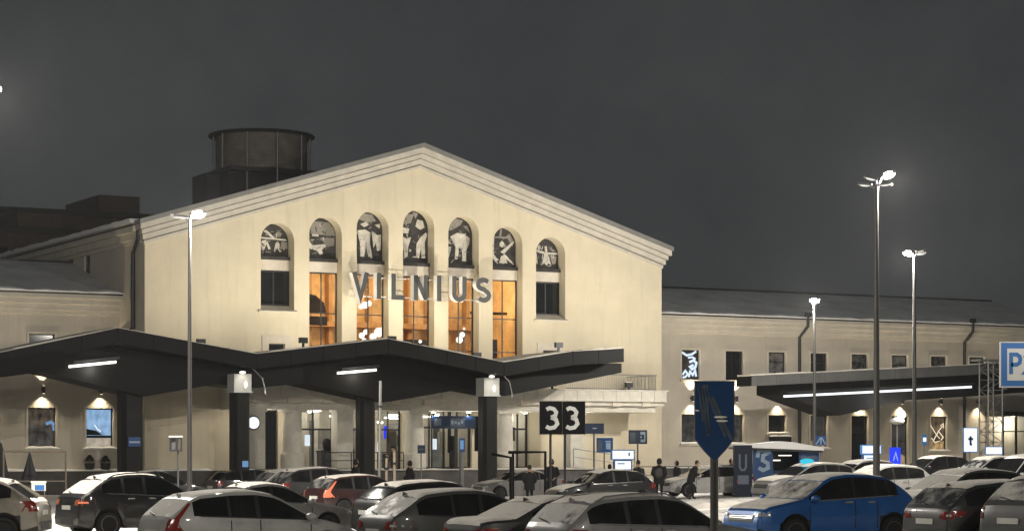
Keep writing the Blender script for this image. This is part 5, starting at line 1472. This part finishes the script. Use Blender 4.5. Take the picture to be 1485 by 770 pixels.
lit_machine('lit white ticket machine behind the tallest street lamp', 1263, 118, 646, 657, 672, 27, 22)
Y = 122.0
post_sign('advert_screen', 'glowing deep blue screen beside a door of the right wing', PP(1298, Y), .3, 17 * pm(Y), 24 * pm(Y), zz(660.5, Y) - .3, SCREENB, [(lambda mb, a, b: mb.stroke([(-.12, zz(668, 122.) - .3), (.02, zz(656, 122.) - .3), (.16, zz(668, 122.) - .3)], .06, a, b), SIGNLB)], .05)
Y = 124.0
T = post_sign('poster_case', 'lit white poster case with a small blue letter', PP(1407, Y), .35, 22 * pm(Y), 34 * pm(Y), zz(637.5, Y) - .3, SCREENW, [(lambda mb, a, b: glyph(mb, 't', -.16, zz(645, 124.) - .3, .36, .5, .13, a, b), BLUED)], .06, frame=BLUEP, posth=zz(620, Y) - .3)
Y = 121.0
post_sign('lit_board', 'low lit white board with a blue edge near the right entrance', PP(1441, Y), .35, 27 * pm(Y), 10 * pm(Y), zz(653, Y) - .3, SCREENW, [], .06, frame=BLUEP)
Y = 127.0
post_sign('bus_stop_sign', 'small pale blue sign on the wall left of the scripted window', PP(1340.5, Y), .4, 7 * pm(Y), 15 * pm(Y), zz(637.5, Y) - .3, BLUEP, [(bars([(-.11, .11, zz(640, Y) - .3, zz(634, Y) - .3)]), SCREENW)], .04)
Y = 108.0
def wedge(mb, a, b):
    for x in (-.16, 0.0, .16): mb.stroke([(.02 + x * .15, zz(634, 108.) - .3), (x * 1.5, zz(644, 108.) - .3)], .05, a, b)
post_sign('crossing_sign', 'small square blue sign with pale rays on a thin post', PP(1190, Y), .1, 16 * pm(Y), 14 * pm(Y), zz(638.5, Y) - .3, BLUE, [(wedge, SIGNLB)], .03)
post_sign('stop_sign', 'small blue sign on a thin pole before the glazed entrance', PP(611, 111), .2, 11 * pm(111), 12 * pm(111), zz(651, 111), BLUED, [(bars([(-.13, .13, zz(652, 111), zz(650, 111))]), SIGNG)], .03)
post_sign('notice_sign', 'narrow pale blue notice on a dark post by the entrance doors', PP(670, 112), .2, 8 * pm(112), 20 * pm(112), zz(645, 112), BLUE, [(bars([(-.1, .08, zz(651, 112), zz(638, 112))]), SCREENLB)], .12)
# band of blue signs over the entrance
c = P(17.5, -1.6)
T = empty('entrance_sign', (c.x, c.y, 0), TH, 'dark blue sign band over the glazed entrance doors', 'sign')
MB().box(-1.6, 1.15, -.08, .08, 3.55, 4.25).build('sign_panel', BLUED, T)
MB().box(1.16, 1.6, -.06, .1, 2.3, 4.25).build('end_panel', BLACK, T)
MB().box(-1.45, -1.0, -.095, -.082, 3.7, 4.1).build('sign_print', SIGNG, T); MB().box(-.45, .45, -.095, -.082, 3.68, 4.12).build('sign_print', SIGNG, T)
mb = MB()
for k in range(4): mb.box(-.38 + k * .2, -.25 + k * .2, -.10, -.097, 3.78 + .05 * (k % 2), 4.0 - .04 * (k % 3))
mb.build('pictogram', SIGNLB, T)
mb = MB()
for s in (-1.55, -.1, 1.38): mb.tube([(s, 0, 1.3), (s, 0, 3.6)], .05, 8)
mb.build('post', FRAMEM, T)

# kiosk and totem
Y = 101.0; k = pm(Y); X = gx(1140, Y)
T = empty('kiosk', (X, Y, gz(X, Y)), .04, 'blue kiosk under thick snow with a dark serving hatch', 'kiosk')
g0 = gz(X, Y)
xl, xr, xa, xb = (1092 - 1140) * k, (1188 - 1140) * k, (1121 - 1140) * k, (1159 - 1140) * k
hE = zz(648, Y) - g0
MB().box(xl, xa, 0, .12, 0, hE - .1).build('front_panel', BLUE, T)
MB().box(xb, xr, 0, .12, 0, hE - .05).build('front_panel', BLUE, T)
MB().box(xa + .003, xb - .003, .02, .14, 0, 1.15).build('counter', BLUED, T)
MB().box(xl, xl + .1, .123, 2.4, 0, hE - .1).build('side_panel', BLUED, T)
MB().box(xr - .1, xr, .123, 2.4, 0, hE - .1).build('side_panel', BLUE, T)
MB().box(xl + .1, xr - .1, 2.3, 2.4, 0, hE - .1).build('back_panel', BLUED, T)
mb = MB(); mb.prism([(xl - .8, hE - .09), (xr + .1, hE - .25), (xr + .1, hE - .17), ((xl + xr) / 2 + .2, hE + .12), (xl - .8, hE - .01)], -.35, 2.5); mb.build('roof', DARKMETAL, T)
mb = MB(); mb.prism([(xl - .85, hE + .0), (xr + .15, hE - .16), (xr + .15, hE - .02), ((xl + xr) / 2 + .3, hE + .22), ((xl + xr) / 2 - .3, hE + .27), (xl + .3, hE + .17), (xl - .85, hE + .10)], -.42, 2.5); mb.build('roof_snow', SNOW, T)
mb = MB()
pts = [(-.25, .55), (-.2, .78), (.15, .8), (.25, .72), (.0, .62), (-.02, .45), (.2, .36), (.22, .2), (.0, .12), (-.2, .2)]
xm = (xl + xa) / 2
mb.stroke([(xm + x * 1.05, 1.0 + z * 1.35) for x, z in pts], .17, -.012, -.002); mb.build('emblem', SIGNLB, T)
mb = MB()
for q in range(3): mb.ball(((xb + xr) / 2 - .22 + q * .22, -.006, 1.75 - .06 * (q % 2)), .13, .008, .11, n=10)
mb.build('emblem', SIGNG, T)
mb = MB(); mb.box(xa + .15, xa + .5, 1.0, 1.04, hE - .63, hE - .58); mb.box(xa + .35, xb - .25, .6, .64, hE - .40, hE - .36); mb.build('warm_lamp', GLOBE, T)
Y2 = 99.0; X2 = gx(1077, Y2); g2 = gz(X2, Y2); k2 = pm(Y2)
T = empty('totem_sign', (X2, Y2, g2), .05, 'tall black totem with a faded letter U in front of the kiosk', 'sign')
ht = zz(645, Y2) - g2
MB().box(-13 * k2, 13 * k2, -.15, .25, 0, ht).build('casing', TOTEM, T)
mb = MB(); glyph(mb, 'U', -6 * k2, ht - 1.15, 11 * k2, 24 * k2, .09, -.165, -.152); mb.build('letter', SIGNG, T)
MB().box(-8 * k2, 8 * k2, -.162, -.152, ht - 1.75, ht - 1.35).build('print_field', SIGNG, T)
mb = MB(); mb.ball((-9 * k2, -.16, ht - 1.62), .05, .02, .06, n=8); mb.build('red_mark', TAIL, T)

# lantern box on a thin pole, left of the first front column
Y = 84.0; X = gx(255, Y); k = pm(Y); g0 = gz(X, Y)
T = empty('meter_box', (X, Y, g0), .1, 'small box with a snow cap on a thin pole before the grey wall', 'meter box')
mb = MB(); mb.tube([(.08, .1, 0), (.08, .1, zz(654, Y) - g0)], .035, 8); mb.build('post', POLEG, T)
b0, b1 = zz(654, Y) - g0, zz(634, Y) - g0
mb = MB(); mb.box(-9 * k, -7 * k, -.12, .2, b0, b1); mb.box(7 * k, 9 * k, -.12, .2, b0, b1); mb.box(-7 * k, 7 * k, -.12, .2, b0, b0 + .06); mb.box(-7 * k, 7 * k, -.12, .2, b1 - .06, b1); mb.box(0, 3 * k, -.12, .2, b0 + .06, b1 - .06); mb.build('box_frame', DARKMETAL, T)
MB().box(-7 * k, 0, .12, .15, b0 + .06, b1 - .06).build('back_plate', POLEG, T)
MB().box(-10 * k, 10 * k, -.16, .24, b1 + .002, b1 + .07).build('snow_cap', SNOW, T)

# railings
def railing(name, label, pts, h, r, m, step=1.6, mid=True, cat='railing'):
    T = empty(name, pts[0], 0, label, cat)
    o = Vector(pts[0]); q = [Vector(p) - o for p in pts]
    mb = MB(); mb.tube([p + Vector((0, 0, h)) for p in q], r, 8); mb.build('top_rail', m, T, smooth=50)
    if mid:
        mb = MB(); mb.tube([p + Vector((0, 0, h * .55)) for p in q], r * .8, 6); mb.build('mid_rail', m, T, smooth=50)
    for a, b in zip(q[:-1], q[1:]):
        n = max(1, int((b - a).length / step))
        for i in range(n + 1):
            p = a + (b - a) * i / n
            mb = MB(); mb.tube([p, p + Vector((0, 0, h))], r, 8); mb.build('post', m, T, smooth=50)
Y = 78
railing('barrier_rail', 'thin brown tubular barrier before the left wing', [(gx(5, Y), Y, 0), (gx(93, Y), Y + .3, 0)], zz(654, Y), .035, BRONZE, 1.2)
a, b = P(23.0, -5.0, 1.45), P(26.6, -5.6, .95)
railing('ramp_railing', 'sloping steel railing of the ramp beside the number sign', [tuple(a), tuple(b)], 1.0, .035, GALV, 1.0)
a, b = P(8.4, -4.1, 1.29), P(13, -4.1, 1.29)
railing('terrace_railing', 'thin dark railing on the terrace between the portico columns', [tuple(a), tuple(b)], .95, .03, FRAMEM, 1.5)
a, b = P(29.2, -1.6, .3), P(36.5, -1.6, .3)
railing('forecourt_railing', 'grey railing behind the walkers at the right corner of the hall', [tuple(a), tuple(b)], 1.1, .03, POLEG, 1.5)
# black gate frames by the right front column
Y = 99.0
T = empty('gate_frame', (gx(752, Y), Y, 0), 0, 'black tubular gate frames right of the fourth canopy column', 'gate')
mb = MB(); mb.tube([(gx(713, Y) - gx(752, Y), .3, zz(658, Y)), (gx(741, Y) - gx(752, Y), 0, zz(663, Y)), (gx(741, Y) - gx(752, Y), 0, 0)], .075, 8); mb.build('low_frame', BLACK, T, smooth=50)
mb = MB(); mb.tube([(gx(737, Y) - gx(752, Y), .2, zz(655.5, Y)), (gx(791, Y) - gx(752, Y), .2, zz(655, Y)), (gx(791, Y) - gx(752, Y), .2, 0)], .07, 8); mb.tube([(gx(744, Y) - gx(752, Y), .2, zz(656, Y)), (gx(744, Y) - gx(752, Y), .2, 0)], .06, 8); mb.build('high_frame', BLACK, T, smooth=50)
# stakes, closed parasols, planters and bins
for px, top, ln in ((549.5, 552, .05), (560, 664, .02), (573, 655, -.03)):
    Y = 82.0; X = gx(px, Y)
    T = empty('stake', (X, Y, gz(X, Y)), 0, {549.5: 'tallest of the three pale stakes beside the lit estate', 560: 'shortest pale stake in the middle of three', 573: 'right hand pale stake of three before the walker'}[px], 'stake', 'stakes beside the lit estate')
    mb = MB(); mb.tube([(0, 0, 0), (ln, 0, zz(top, Y))], .05 if top > 600 else .055, 8); mb.build('pole', WOOD if top > 600 else GALV, T, smooth=50)
    mb = MB(); mb.tube([(ln * .8, 0, zz(top, Y) * .8), (ln * .8, 0, zz(top, Y) * .8 + .08)], .09, 8); mb.build('tie', PLASTIC, T)
def parasol(label, px, Y, top, bot, r):
    X = gx(px, Y)
    T = empty('closed_parasol', (X, Y, 0), 0, label, 'parasol', 'closed parasols before the left wing')
    mb = MB(); mb.tube([(0, 0, 0), (0, 0, zz(top, Y) + .1)], .03, 8); mb.build('pole', POLEG, T)
    mb = MB(); n = 12; vs = []; fs = []
    prof = [(.02, zz(top, Y)), (r * .45, zz(top, Y) - .5), (r * .8, zz(bot, Y) + .35), (r, zz(bot, Y) + .05), (r * .9, zz(bot, Y))]
    for i, (rr, z) in enumerate(prof):
        for q in range(24):
            a = 2 * pi * q / 24; k = rr * (1 + .18 * cos(a * 6)); vs.append((k * cos(a), k * sin(a), z))
    for i in range(4):
        for q in range(24): fs.append((i * 24 + q, i * 24 + (q + 1) % 24, (i + 1) * 24 + (q + 1) % 24, (i + 1) * 24 + q))
    mb.add(vs, fs); mb.build('canopy', CLOTH['black'], T, smooth=50)
    mb = MB(); mb.lathe([(.25, 0), (.25, .08), (.05, .12)], 16); mb.build('base', POLEG, T)
parasol('closed black parasol in front of the first left window', 43, 80, 654, 702, .28)
parasol('closed black parasol cut by the left edge', 1, 80, 640, 700, .30)
def conifer(label, px, Y, top, bot, r):
    X = gx(px, Y)
    z0 = 1.33
    T = empty('potted_conifer', (X, Y, z0), 0, label, 'plant', 'potted plants on the snowy ledge')
    mb = MB(); mb.lathe([(.22, 0), (.28, .35), (.25, .35)], 14); mb.build('pot', PLASTIC, T, smooth=40)
    mb = MB(); mb.tube([(0, 0, .3), (0, 0, .6)], .04, 6); mb.build('trunk', WOOD, T)
    mb = MB(); H = zz(top, Y) - z0 - .4
    rnd = random.Random(px)
    for q in range(420):
        t = rnd.random() ** .8; a = rnd.random() * 2 * pi; rr = r * (1.05 - t) * (.5 + .55 * rnd.random())
        p = Vector((rr * cos(a), rr * sin(a), .4 + H * t)); d = Vector((cos(a), sin(a), .7)).normalized() * .1; s = d.cross(Vector((0, 0, 1))).normalized() * .03
        mb.add([p - s, p + s, p + d], [(0, 1, 2)])
    mb.build('crown', LEAF, T, fix=False)
LEAF = mat('dark_needles', (0.03, 0.042, 0.022), .8, var=.4, scale=20)
c = P(-1.75, 3.7); conifer('dark rounded potted conifer left of the blue window', 130, c.y, 660, 684, .36)
c = P(-1.0, 3.7); conifer('dark pointed potted conifer under the blue window', 153, c.y, 661, 684, .30)
Y = 76; X = gx(56, Y)
T = empty('advert_board', (X, Y, 0), .1, 'small white board with a blue print on the snow behind the beige car', 'sign board')
MB().box(-.24, .24, -.04, .04, .75 + .25, 1.28).build('board', SIGNW, T); MB().box(-.12, .2, -.05, -.042, 1.02, 1.2).build('board_print', BLUEP, T)
mb = MB(); mb.tube([(-.2, 0, 0), (-.2, 0, 1.0)], .02, 6); mb.tube([(.2, 0, 0), (.2, 0, 1.0)], .02, 6); mb.build('leg', POLEG, T)
MB().box(-.26, .26, -.06, .06, 1.282, 1.33).build('snow_cap', SNOW, T)
c = P(9.35, -2.2, 1.29)
T = empty('litter_bin', c, TH, 'grey litter bin with a black bag on top beside the entrance door', 'bin')
MB().box(-.42, .42, -.3, .3, 0, .98).build('bin_body', mat('bin_grey', (.06, .065, .075), .5), T); MB().box(-.46, .46, -.34, .34, .983, 1.05).build('lid', PLASTIC, T)
mb = MB(); mb.ball((0.05, 0, 1.36), .27, .24, .36, n=14, noi=.25); mb.build('bag', CLOTH['black'], T, smooth=60)
# snow banks between the parked rows
def bank(label, px0, px1, Y, h, wd):
    x0, x1 = gx(px0, Y), gx(px1, Y)
    T = MB(); nx, ny = 40, 8; g = []
    for a in range(nx + 1):
        for b in range(ny + 1):
            u, v = a / nx, b / ny
            x = x0 + (x1 - x0) * u; y = Y + (v - .5) * wd + (x - x0) * .2
            e = sin(pi * u) ** .5 * sin(pi * v)
            g.append((x, y, gz(x, y) - .06 + e * h * (.8 + .6 * noise.noise(Vector((x * .9, y * .9, 2)))+ .25 * noise.noise(Vector((x * 3, y * 3, 2))))))
    T.add(g, [(a * (ny + 1) + b, (a + 1) * (ny + 1) + b, (a + 1) * (ny + 1) + b + 1, a * (ny + 1) + b + 1) for a in range(nx) for b in range(ny)])
    o = T.build('snow_bank', SNOWDIRTY, None, smooth=70); tag(o, label, 'snow bank', 'ploughed snow banks')
bank('low ploughed snow bank left of the black estate', 55, 105, 66, .55, 2.2)
bank('ploughed snow bank before the white hatchback and totem', 985, 1100, 84, .32, 2.6)
bank('low snow bank right of the lit estate', 590, 700, 90, .35, 2.0)

# ------------------------------------------------------------------ people
def person(label, px, Y, head_py, heading, pose='stand', coat='black', legs='black', hair=True, extra=None, z0=None, hood=False, scale=None):
    X = gx(px, Y); g0 = gz(X, Y) if z0 is None else z0
    Hh = scale or max(1.58, min(1.9, zz(head_py, Y) - g0 + .06))
    k = Hh / 1.75
    T = empty('person', (X, Y, g0), radians(heading), label, 'person', 'people on the forecourt')
    # joints in metres for a 1.75 m figure; x forward, y left
    J = {'pel': (0, 0, .93), 'spi': (.01, 0, 1.15), 'che': (.02, 0, 1.34), 'nec': (.03, 0, 1.50), 'hd0': (.05, 0, 1.60), 'hd1': (.055, 0, 1.70)}
    st = {'stand': (.02, -.03), 'walk': (.24, -.26), 'lean': (.12, -.18)}.get(pose, (.02, -.02))
    for s_, sy in (('l', 1), ('r', -1)):
        f = st[0] if sy > 0 else st[1]
        J['hip' + s_] = (0, .095 * sy, .88); J['kne' + s_] = (f * .6 + .03, .10 * sy, .49); J['ank' + s_] = (f - (.04 if f < -.1 else 0), .10 * sy, .09); J['toe' + s_] = (f + .15, .115 * sy, .04)
        sw = -f * .8
        J['sho' + s_] = (.01, .19 * sy, 1.42); J['elb' + s_] = (-.02 + sw * .5, .25 * sy, 1.15)
        J['wri' + s_] = (.08 + sw, .24 * sy, .93)
        if pose == 'pocket': J['elb' + s_] = (-.10, .28 * sy, 1.16); J['wri' + s_] = (.10, .19 * sy, 1.0)
        if pose == 'phone' and sy > 0: J['elb' + s_] = (.06, .25 * sy, 1.16); J['wri' + s_] = (.28, .12 * sy, 1.30)
        if pose == 'lean': J['elb' + s_] = (.16, .22 * sy, 1.16); J['wri' + s_] = (.36, .16 * sy, 1.14)
    if pose == 'lean':
        for q, dx in (('spi', .05), ('che', .12), ('nec', .18), ('hd0', .24), ('hd1', .26), ('shol', .12), ('shor', .12)): J[q] = (J[q][0] + dx, J[q][1], J[q][2] - dx * .15)
    Rr = {'pel': (.15, .12), 'spi': (.155, .115), 'che': (.17, .125), 'nec': (.062, .062), 'hd0': (.088, .088), 'hd1': (.092, .10)}
    for s_ in 'lr':
        Rr.update({'hip' + s_: (.10, .10), 'kne' + s_: (.066, .066), 'ank' + s_: (.047, .047), 'toe' + s_: (.042, .035), 'sho' + s_: (.072, .072), 'elb' + s_: (.05, .05), 'wri' + s_: (.034, .03)})
    names = list(J)
    E = [('pel', 'spi'), ('spi', 'che'), ('che', 'nec'), ('nec', 'hd0'), ('hd0', 'hd1')]
    for s_ in 'lr': E += [('pel', 'hip' + s_), ('hip' + s_, 'kne' + s_), ('kne' + s_, 'ank' + s_), ('ank' + s_, 'toe' + s_), ('che', 'sho' + s_), ('sho' + s_, 'elb' + s_), ('elb' + s_, 'wri' + s_)]
    # hands: five short finger chains rooted on a palm
    for s_, sy in (('l', 1), ('r', -1)):
        wv = Vector(J['wri' + s_]); d = (wv - Vector(J['elb' + s_])).normalized()
        side = Vector((1, 0, 0)) - d * d.x; side = side.normalized() if side.length > .1 else Vector((0, 0, 1))
        J['plm' + s_] = tuple(wv + d * .08); Rr['plm' + s_] = (.036, .02); names.append('plm' + s_); E.append(('wri' + s_, 'plm' + s_))
        for q, (off, ln) in enumerate(((.03, .075), (.011, .085), (-.009, .08), (-.028, .06))):
            a = 'fa%d' % q + s_; b = 'fb%d' % q + s_
            J[a] = tuple(Vector(J['plm' + s_]) + side * off + d * .035); J[b] = tuple(Vector(J[a]) + d * ln * .8 + Vector((.02, -.018 * sy, 0)))
            Rr[a] = (.010, .010); Rr[b] = (.008, .008); names += [a, b]; E += [('plm' + s_, a), (a, b)]
        a = 'th' + s_; J[a] = tuple(wv + d * .07 + side * .055 + Vector((0, -.02 * sy, 0))); Rr[a] = (.010, .010); names.append(a); E.append(('plm' + s_, a))
    me = bpy.data.meshes.new('body')
    me.from_pydata([tuple(Vector(J[n]) * k) for n in names], [(names.index(a), names.index(b)) for a, b in E], [])
    ob = bpy.data.objects.new('body', me); COL.objects.link(ob)
    md = ob.modifiers.new('skin', 'SKIN'); md.use_smooth_shade = True
    b_ = bmesh.new(); b_.from_mesh(me); b_.to_mesh(me); b_.free()
    if not me.skin_vertices: me.attributes.new  # the modifier adds the layer itself
    sv = me.skin_vertices[0].data if me.skin_vertices else None
    if sv is None:
        return T
    for i, n in enumerate(names):
        sv[i].radius = (Rr[n][0] * k, Rr[n][1] * k); sv[i].use_root = (n == 'pel')
    sd = ob.modifiers.new('sub', 'SUBSURF'); sd.levels = 1; sd.render_levels = 1
    dg = bpy.context.evaluated_depsgraph_get(); dg.update()
    m2 = bpy.data.meshes.new_from_object(ob.evaluated_get(dg))
    ob.modifiers.clear(); ob.data = m2; m2.name = 'body'
    m2.materials.clear()
    for mm in (CLOTH[legs], CLOTH[coat], SKIN): m2.materials.append(mm)
    for p in m2.polygons:
        c = p.center / k
        hand = any((Vector(J['plm' + s_]) - c).length < .12 for s_ in 'lr')
        p.material_index = 2 if (c.z > 1.47 or hand) else (1 if c.z > .80 else 0)
        p.use_smooth = True
    ob.parent = T
    # coat: a padded shell with a hem, hood or collar
    base = Vector(J['pel'])
    mb = MB(); n = 18; vs = []; fs = []
    lo = pose in ('walk', 'lean', 'phone') or coat == 'navy'
    levels = [(.80 if lo else .70, .215 if lo else .245, .18 if lo else .205), (.92, .225 if lo else .24, .185 if lo else .195), (1.10, .235, .19), (1.28, .245, .19), (1.40, .225, .165), (1.47, .13, .11), (1.52, .085, .085)]
    def cen(z):
        t = (z - .93) / .57
        return (J['pel'][0] + (J['nec'][0] - J['pel'][0]) * max(0, t))
    for i, (z, ry, rx) in enumerate(levels):
        for q in range(n):
            a = 2 * pi * q / n; wob = 1 + .03 * sin(3 * a + i * 2)
            vs.append(((cen(z) + rx * cos(a) * wob) * k, ry * sin(a) * wob * k, z * k))
    for i in range(len(levels) - 1):
        for q in range(n): fs.append((i * n + q, i * n + (q + 1) % n, (i + 1) * n + (q + 1) % n, (i + 1) * n + q))
    mb.add(vs, fs)
    mb.build('coat', CLOTH[coat], T, smooth=70)
    for s_ in 'lr':
        mb = MB(); mb.tube([Vector(J['sho' + s_]) * k, (Vector(J['sho' + s_]) * .5 + Vector(J['elb' + s_]) * .5) * k, Vector(J['elb' + s_]) * k, (Vector(J['wri' + s_]) * .9 + Vector(J['elb' + s_]) * .1) * k], [.105 * k, .095 * k, .082 * k, .062 * k], 12)
        mb.build('sleeve', CLOTH[coat], T, smooth=70)
    hc = Vector(J['hd1']) * k
    mb = MB(); mb.ball((hc.x - .012, 0, hc.z - .02 * k), .103 * k, .092 * k, .128 * k, n=16); mb.build('head', SKIN, T, smooth=70)
    mb = MB(); mb.ball((hc.x + .095 * k, 0, hc.z - .03 * k), .02 * k, .014 * k, .022 * k, n=8); mb.build('nose', SKIN, T, smooth=70)
    mb = MB()
    for sy in (1, -1): mb.ball((hc.x + .083 * k, sy * .032 * k, hc.z), .012 * k, .012 * k, .008 * k, n=8)
    mb.build('eyes', HAIR, T, smooth=70)
    mb = MB(); mb.box(hc.x + .078 * k, hc.x + .084 * k, -.022 * k, .022 * k, hc.z - .075 * k, hc.z - .068 * k); mb.build('mouth', CLOTH['red'], T)
    mb = MB()
    for sy in (1, -1): mb.ball((hc.x - .015 * k, sy * .092 * k, hc.z - .02 * k), .022 * k, .01 * k, .032 * k, n=8)
    mb.build('ears', SKIN, T, smooth=70)
    mb = MB()
    if hood: mb.ball((hc.x - .035, 0, hc.z - .03 * k), .118 * k, .115 * k, .15 * k, n=16); mb.build('hood', CLOTH[coat], T, smooth=70)
    else: mb.ball((hc.x - .03, 0, hc.z + .015 * k), .102 * k, .098 * k, .118 * k, n=16, noi=.12); mb.build('hair', HAIR, T, smooth=70)
    if extra == 'bag':
        mb = MB(); mb.ball((-.2 * k, 0, 1.18 * k), .12 * k, .19 * k, .22 * k, n=14); mb.build('jacket_pack', CLOTH['grey'], T, smooth=70)
    if extra == 'skirtcoat':
        mb = MB(); mb.lathe([(.235 * k, .52 * k), (.215 * k, .75 * k), (.2 * k, .95 * k)], 18); mb.build('coat_skirt', CLOTH[coat], T, smooth=60)
    if extra == 'cap':
        mb = MB(); mb.ball((hc.x - .005, 0, hc.z + .06 * k), .115 * k, .112 * k, .075 * k, n=14); mb.box(hc.x + .06 * k, hc.x + .17 * k, -.06 * k, .06 * k, hc.z + .05 * k, hc.z + .062 * k); mb.build('cap', CLOTH['black'], T, smooth=60)
    return T
person('walker seen from behind with a grey pack on the back beside the black car', 956, 98, 668, 80, 'pocket', 'black', 'black', extra='bag', hood=True)
person('person in a dark jacket just behind the black car', 926, 101, 671, 120, 'stand', 'black', 'jean')
person('person in a dark coat standing before the railing near the white hatchback', 982, 104, 671, 200, 'stand', 'navy', 'black', hood=True)
person('walker leaning forward at the nose of the white hatchback', 1002, 97.5, 670, 10, 'lean', 'black', 'black')
person('person in black standing left of the number sign posts', 800, 103, 664, 250, 'pocket', 'black', 'black', hood=True, extra='skirtcoat')
person('broad person in a dark coat in front of the pale car', 768, 95, 678, 90, 'pocket', 'black', 'black')
person('person walking right of the portico column with head bowed', 595, 104, 671, 190, 'walk', 'black', 'black', hood=True)
person('person in a cap and a pale coat on the terrace side', 572, 108, 650, 185, 'phone', 'brown', 'jean', extra='cap', z0=.75)
person('person in a dark hood below the third canopy column', 515, 102, 667, 20, 'stand', 'black', 'black', hood=True)
person('small figure in dark clothes beside the lit ticket machine', 884, 109, 676, 60, 'stand', 'navy', 'black', hood=True)
person('dark figure half hidden behind the black totem', 1060, 105, 668, 300, 'pocket', 'black', 'black', hood=True, extra='skirtcoat')

# ------------------------------------------------------------------ frosty night air
m = bpy.data.materials.new('frosty_air'); m.use_nodes = True
n, l = m.node_tree.nodes, m.node_tree.links
n.remove(n['Principled BSDF'])
v = n.new('ShaderNodeVolumePrincipled'); v.inputs['Color'].default_value = (.9, .92, .95, 1); v.inputs['Density'].default_value = HAZE; v.inputs['Anisotropy'].default_value = .3
l.new(v.outputs[0], n['Material Output'].inputs['Volume'])
hz = MB().box(-290, 300, -80, 450, -1.2, 24.0).build('haze', m)
tag(hz, 'thin frosty night air over the whole car park', None, None, 'stuff')
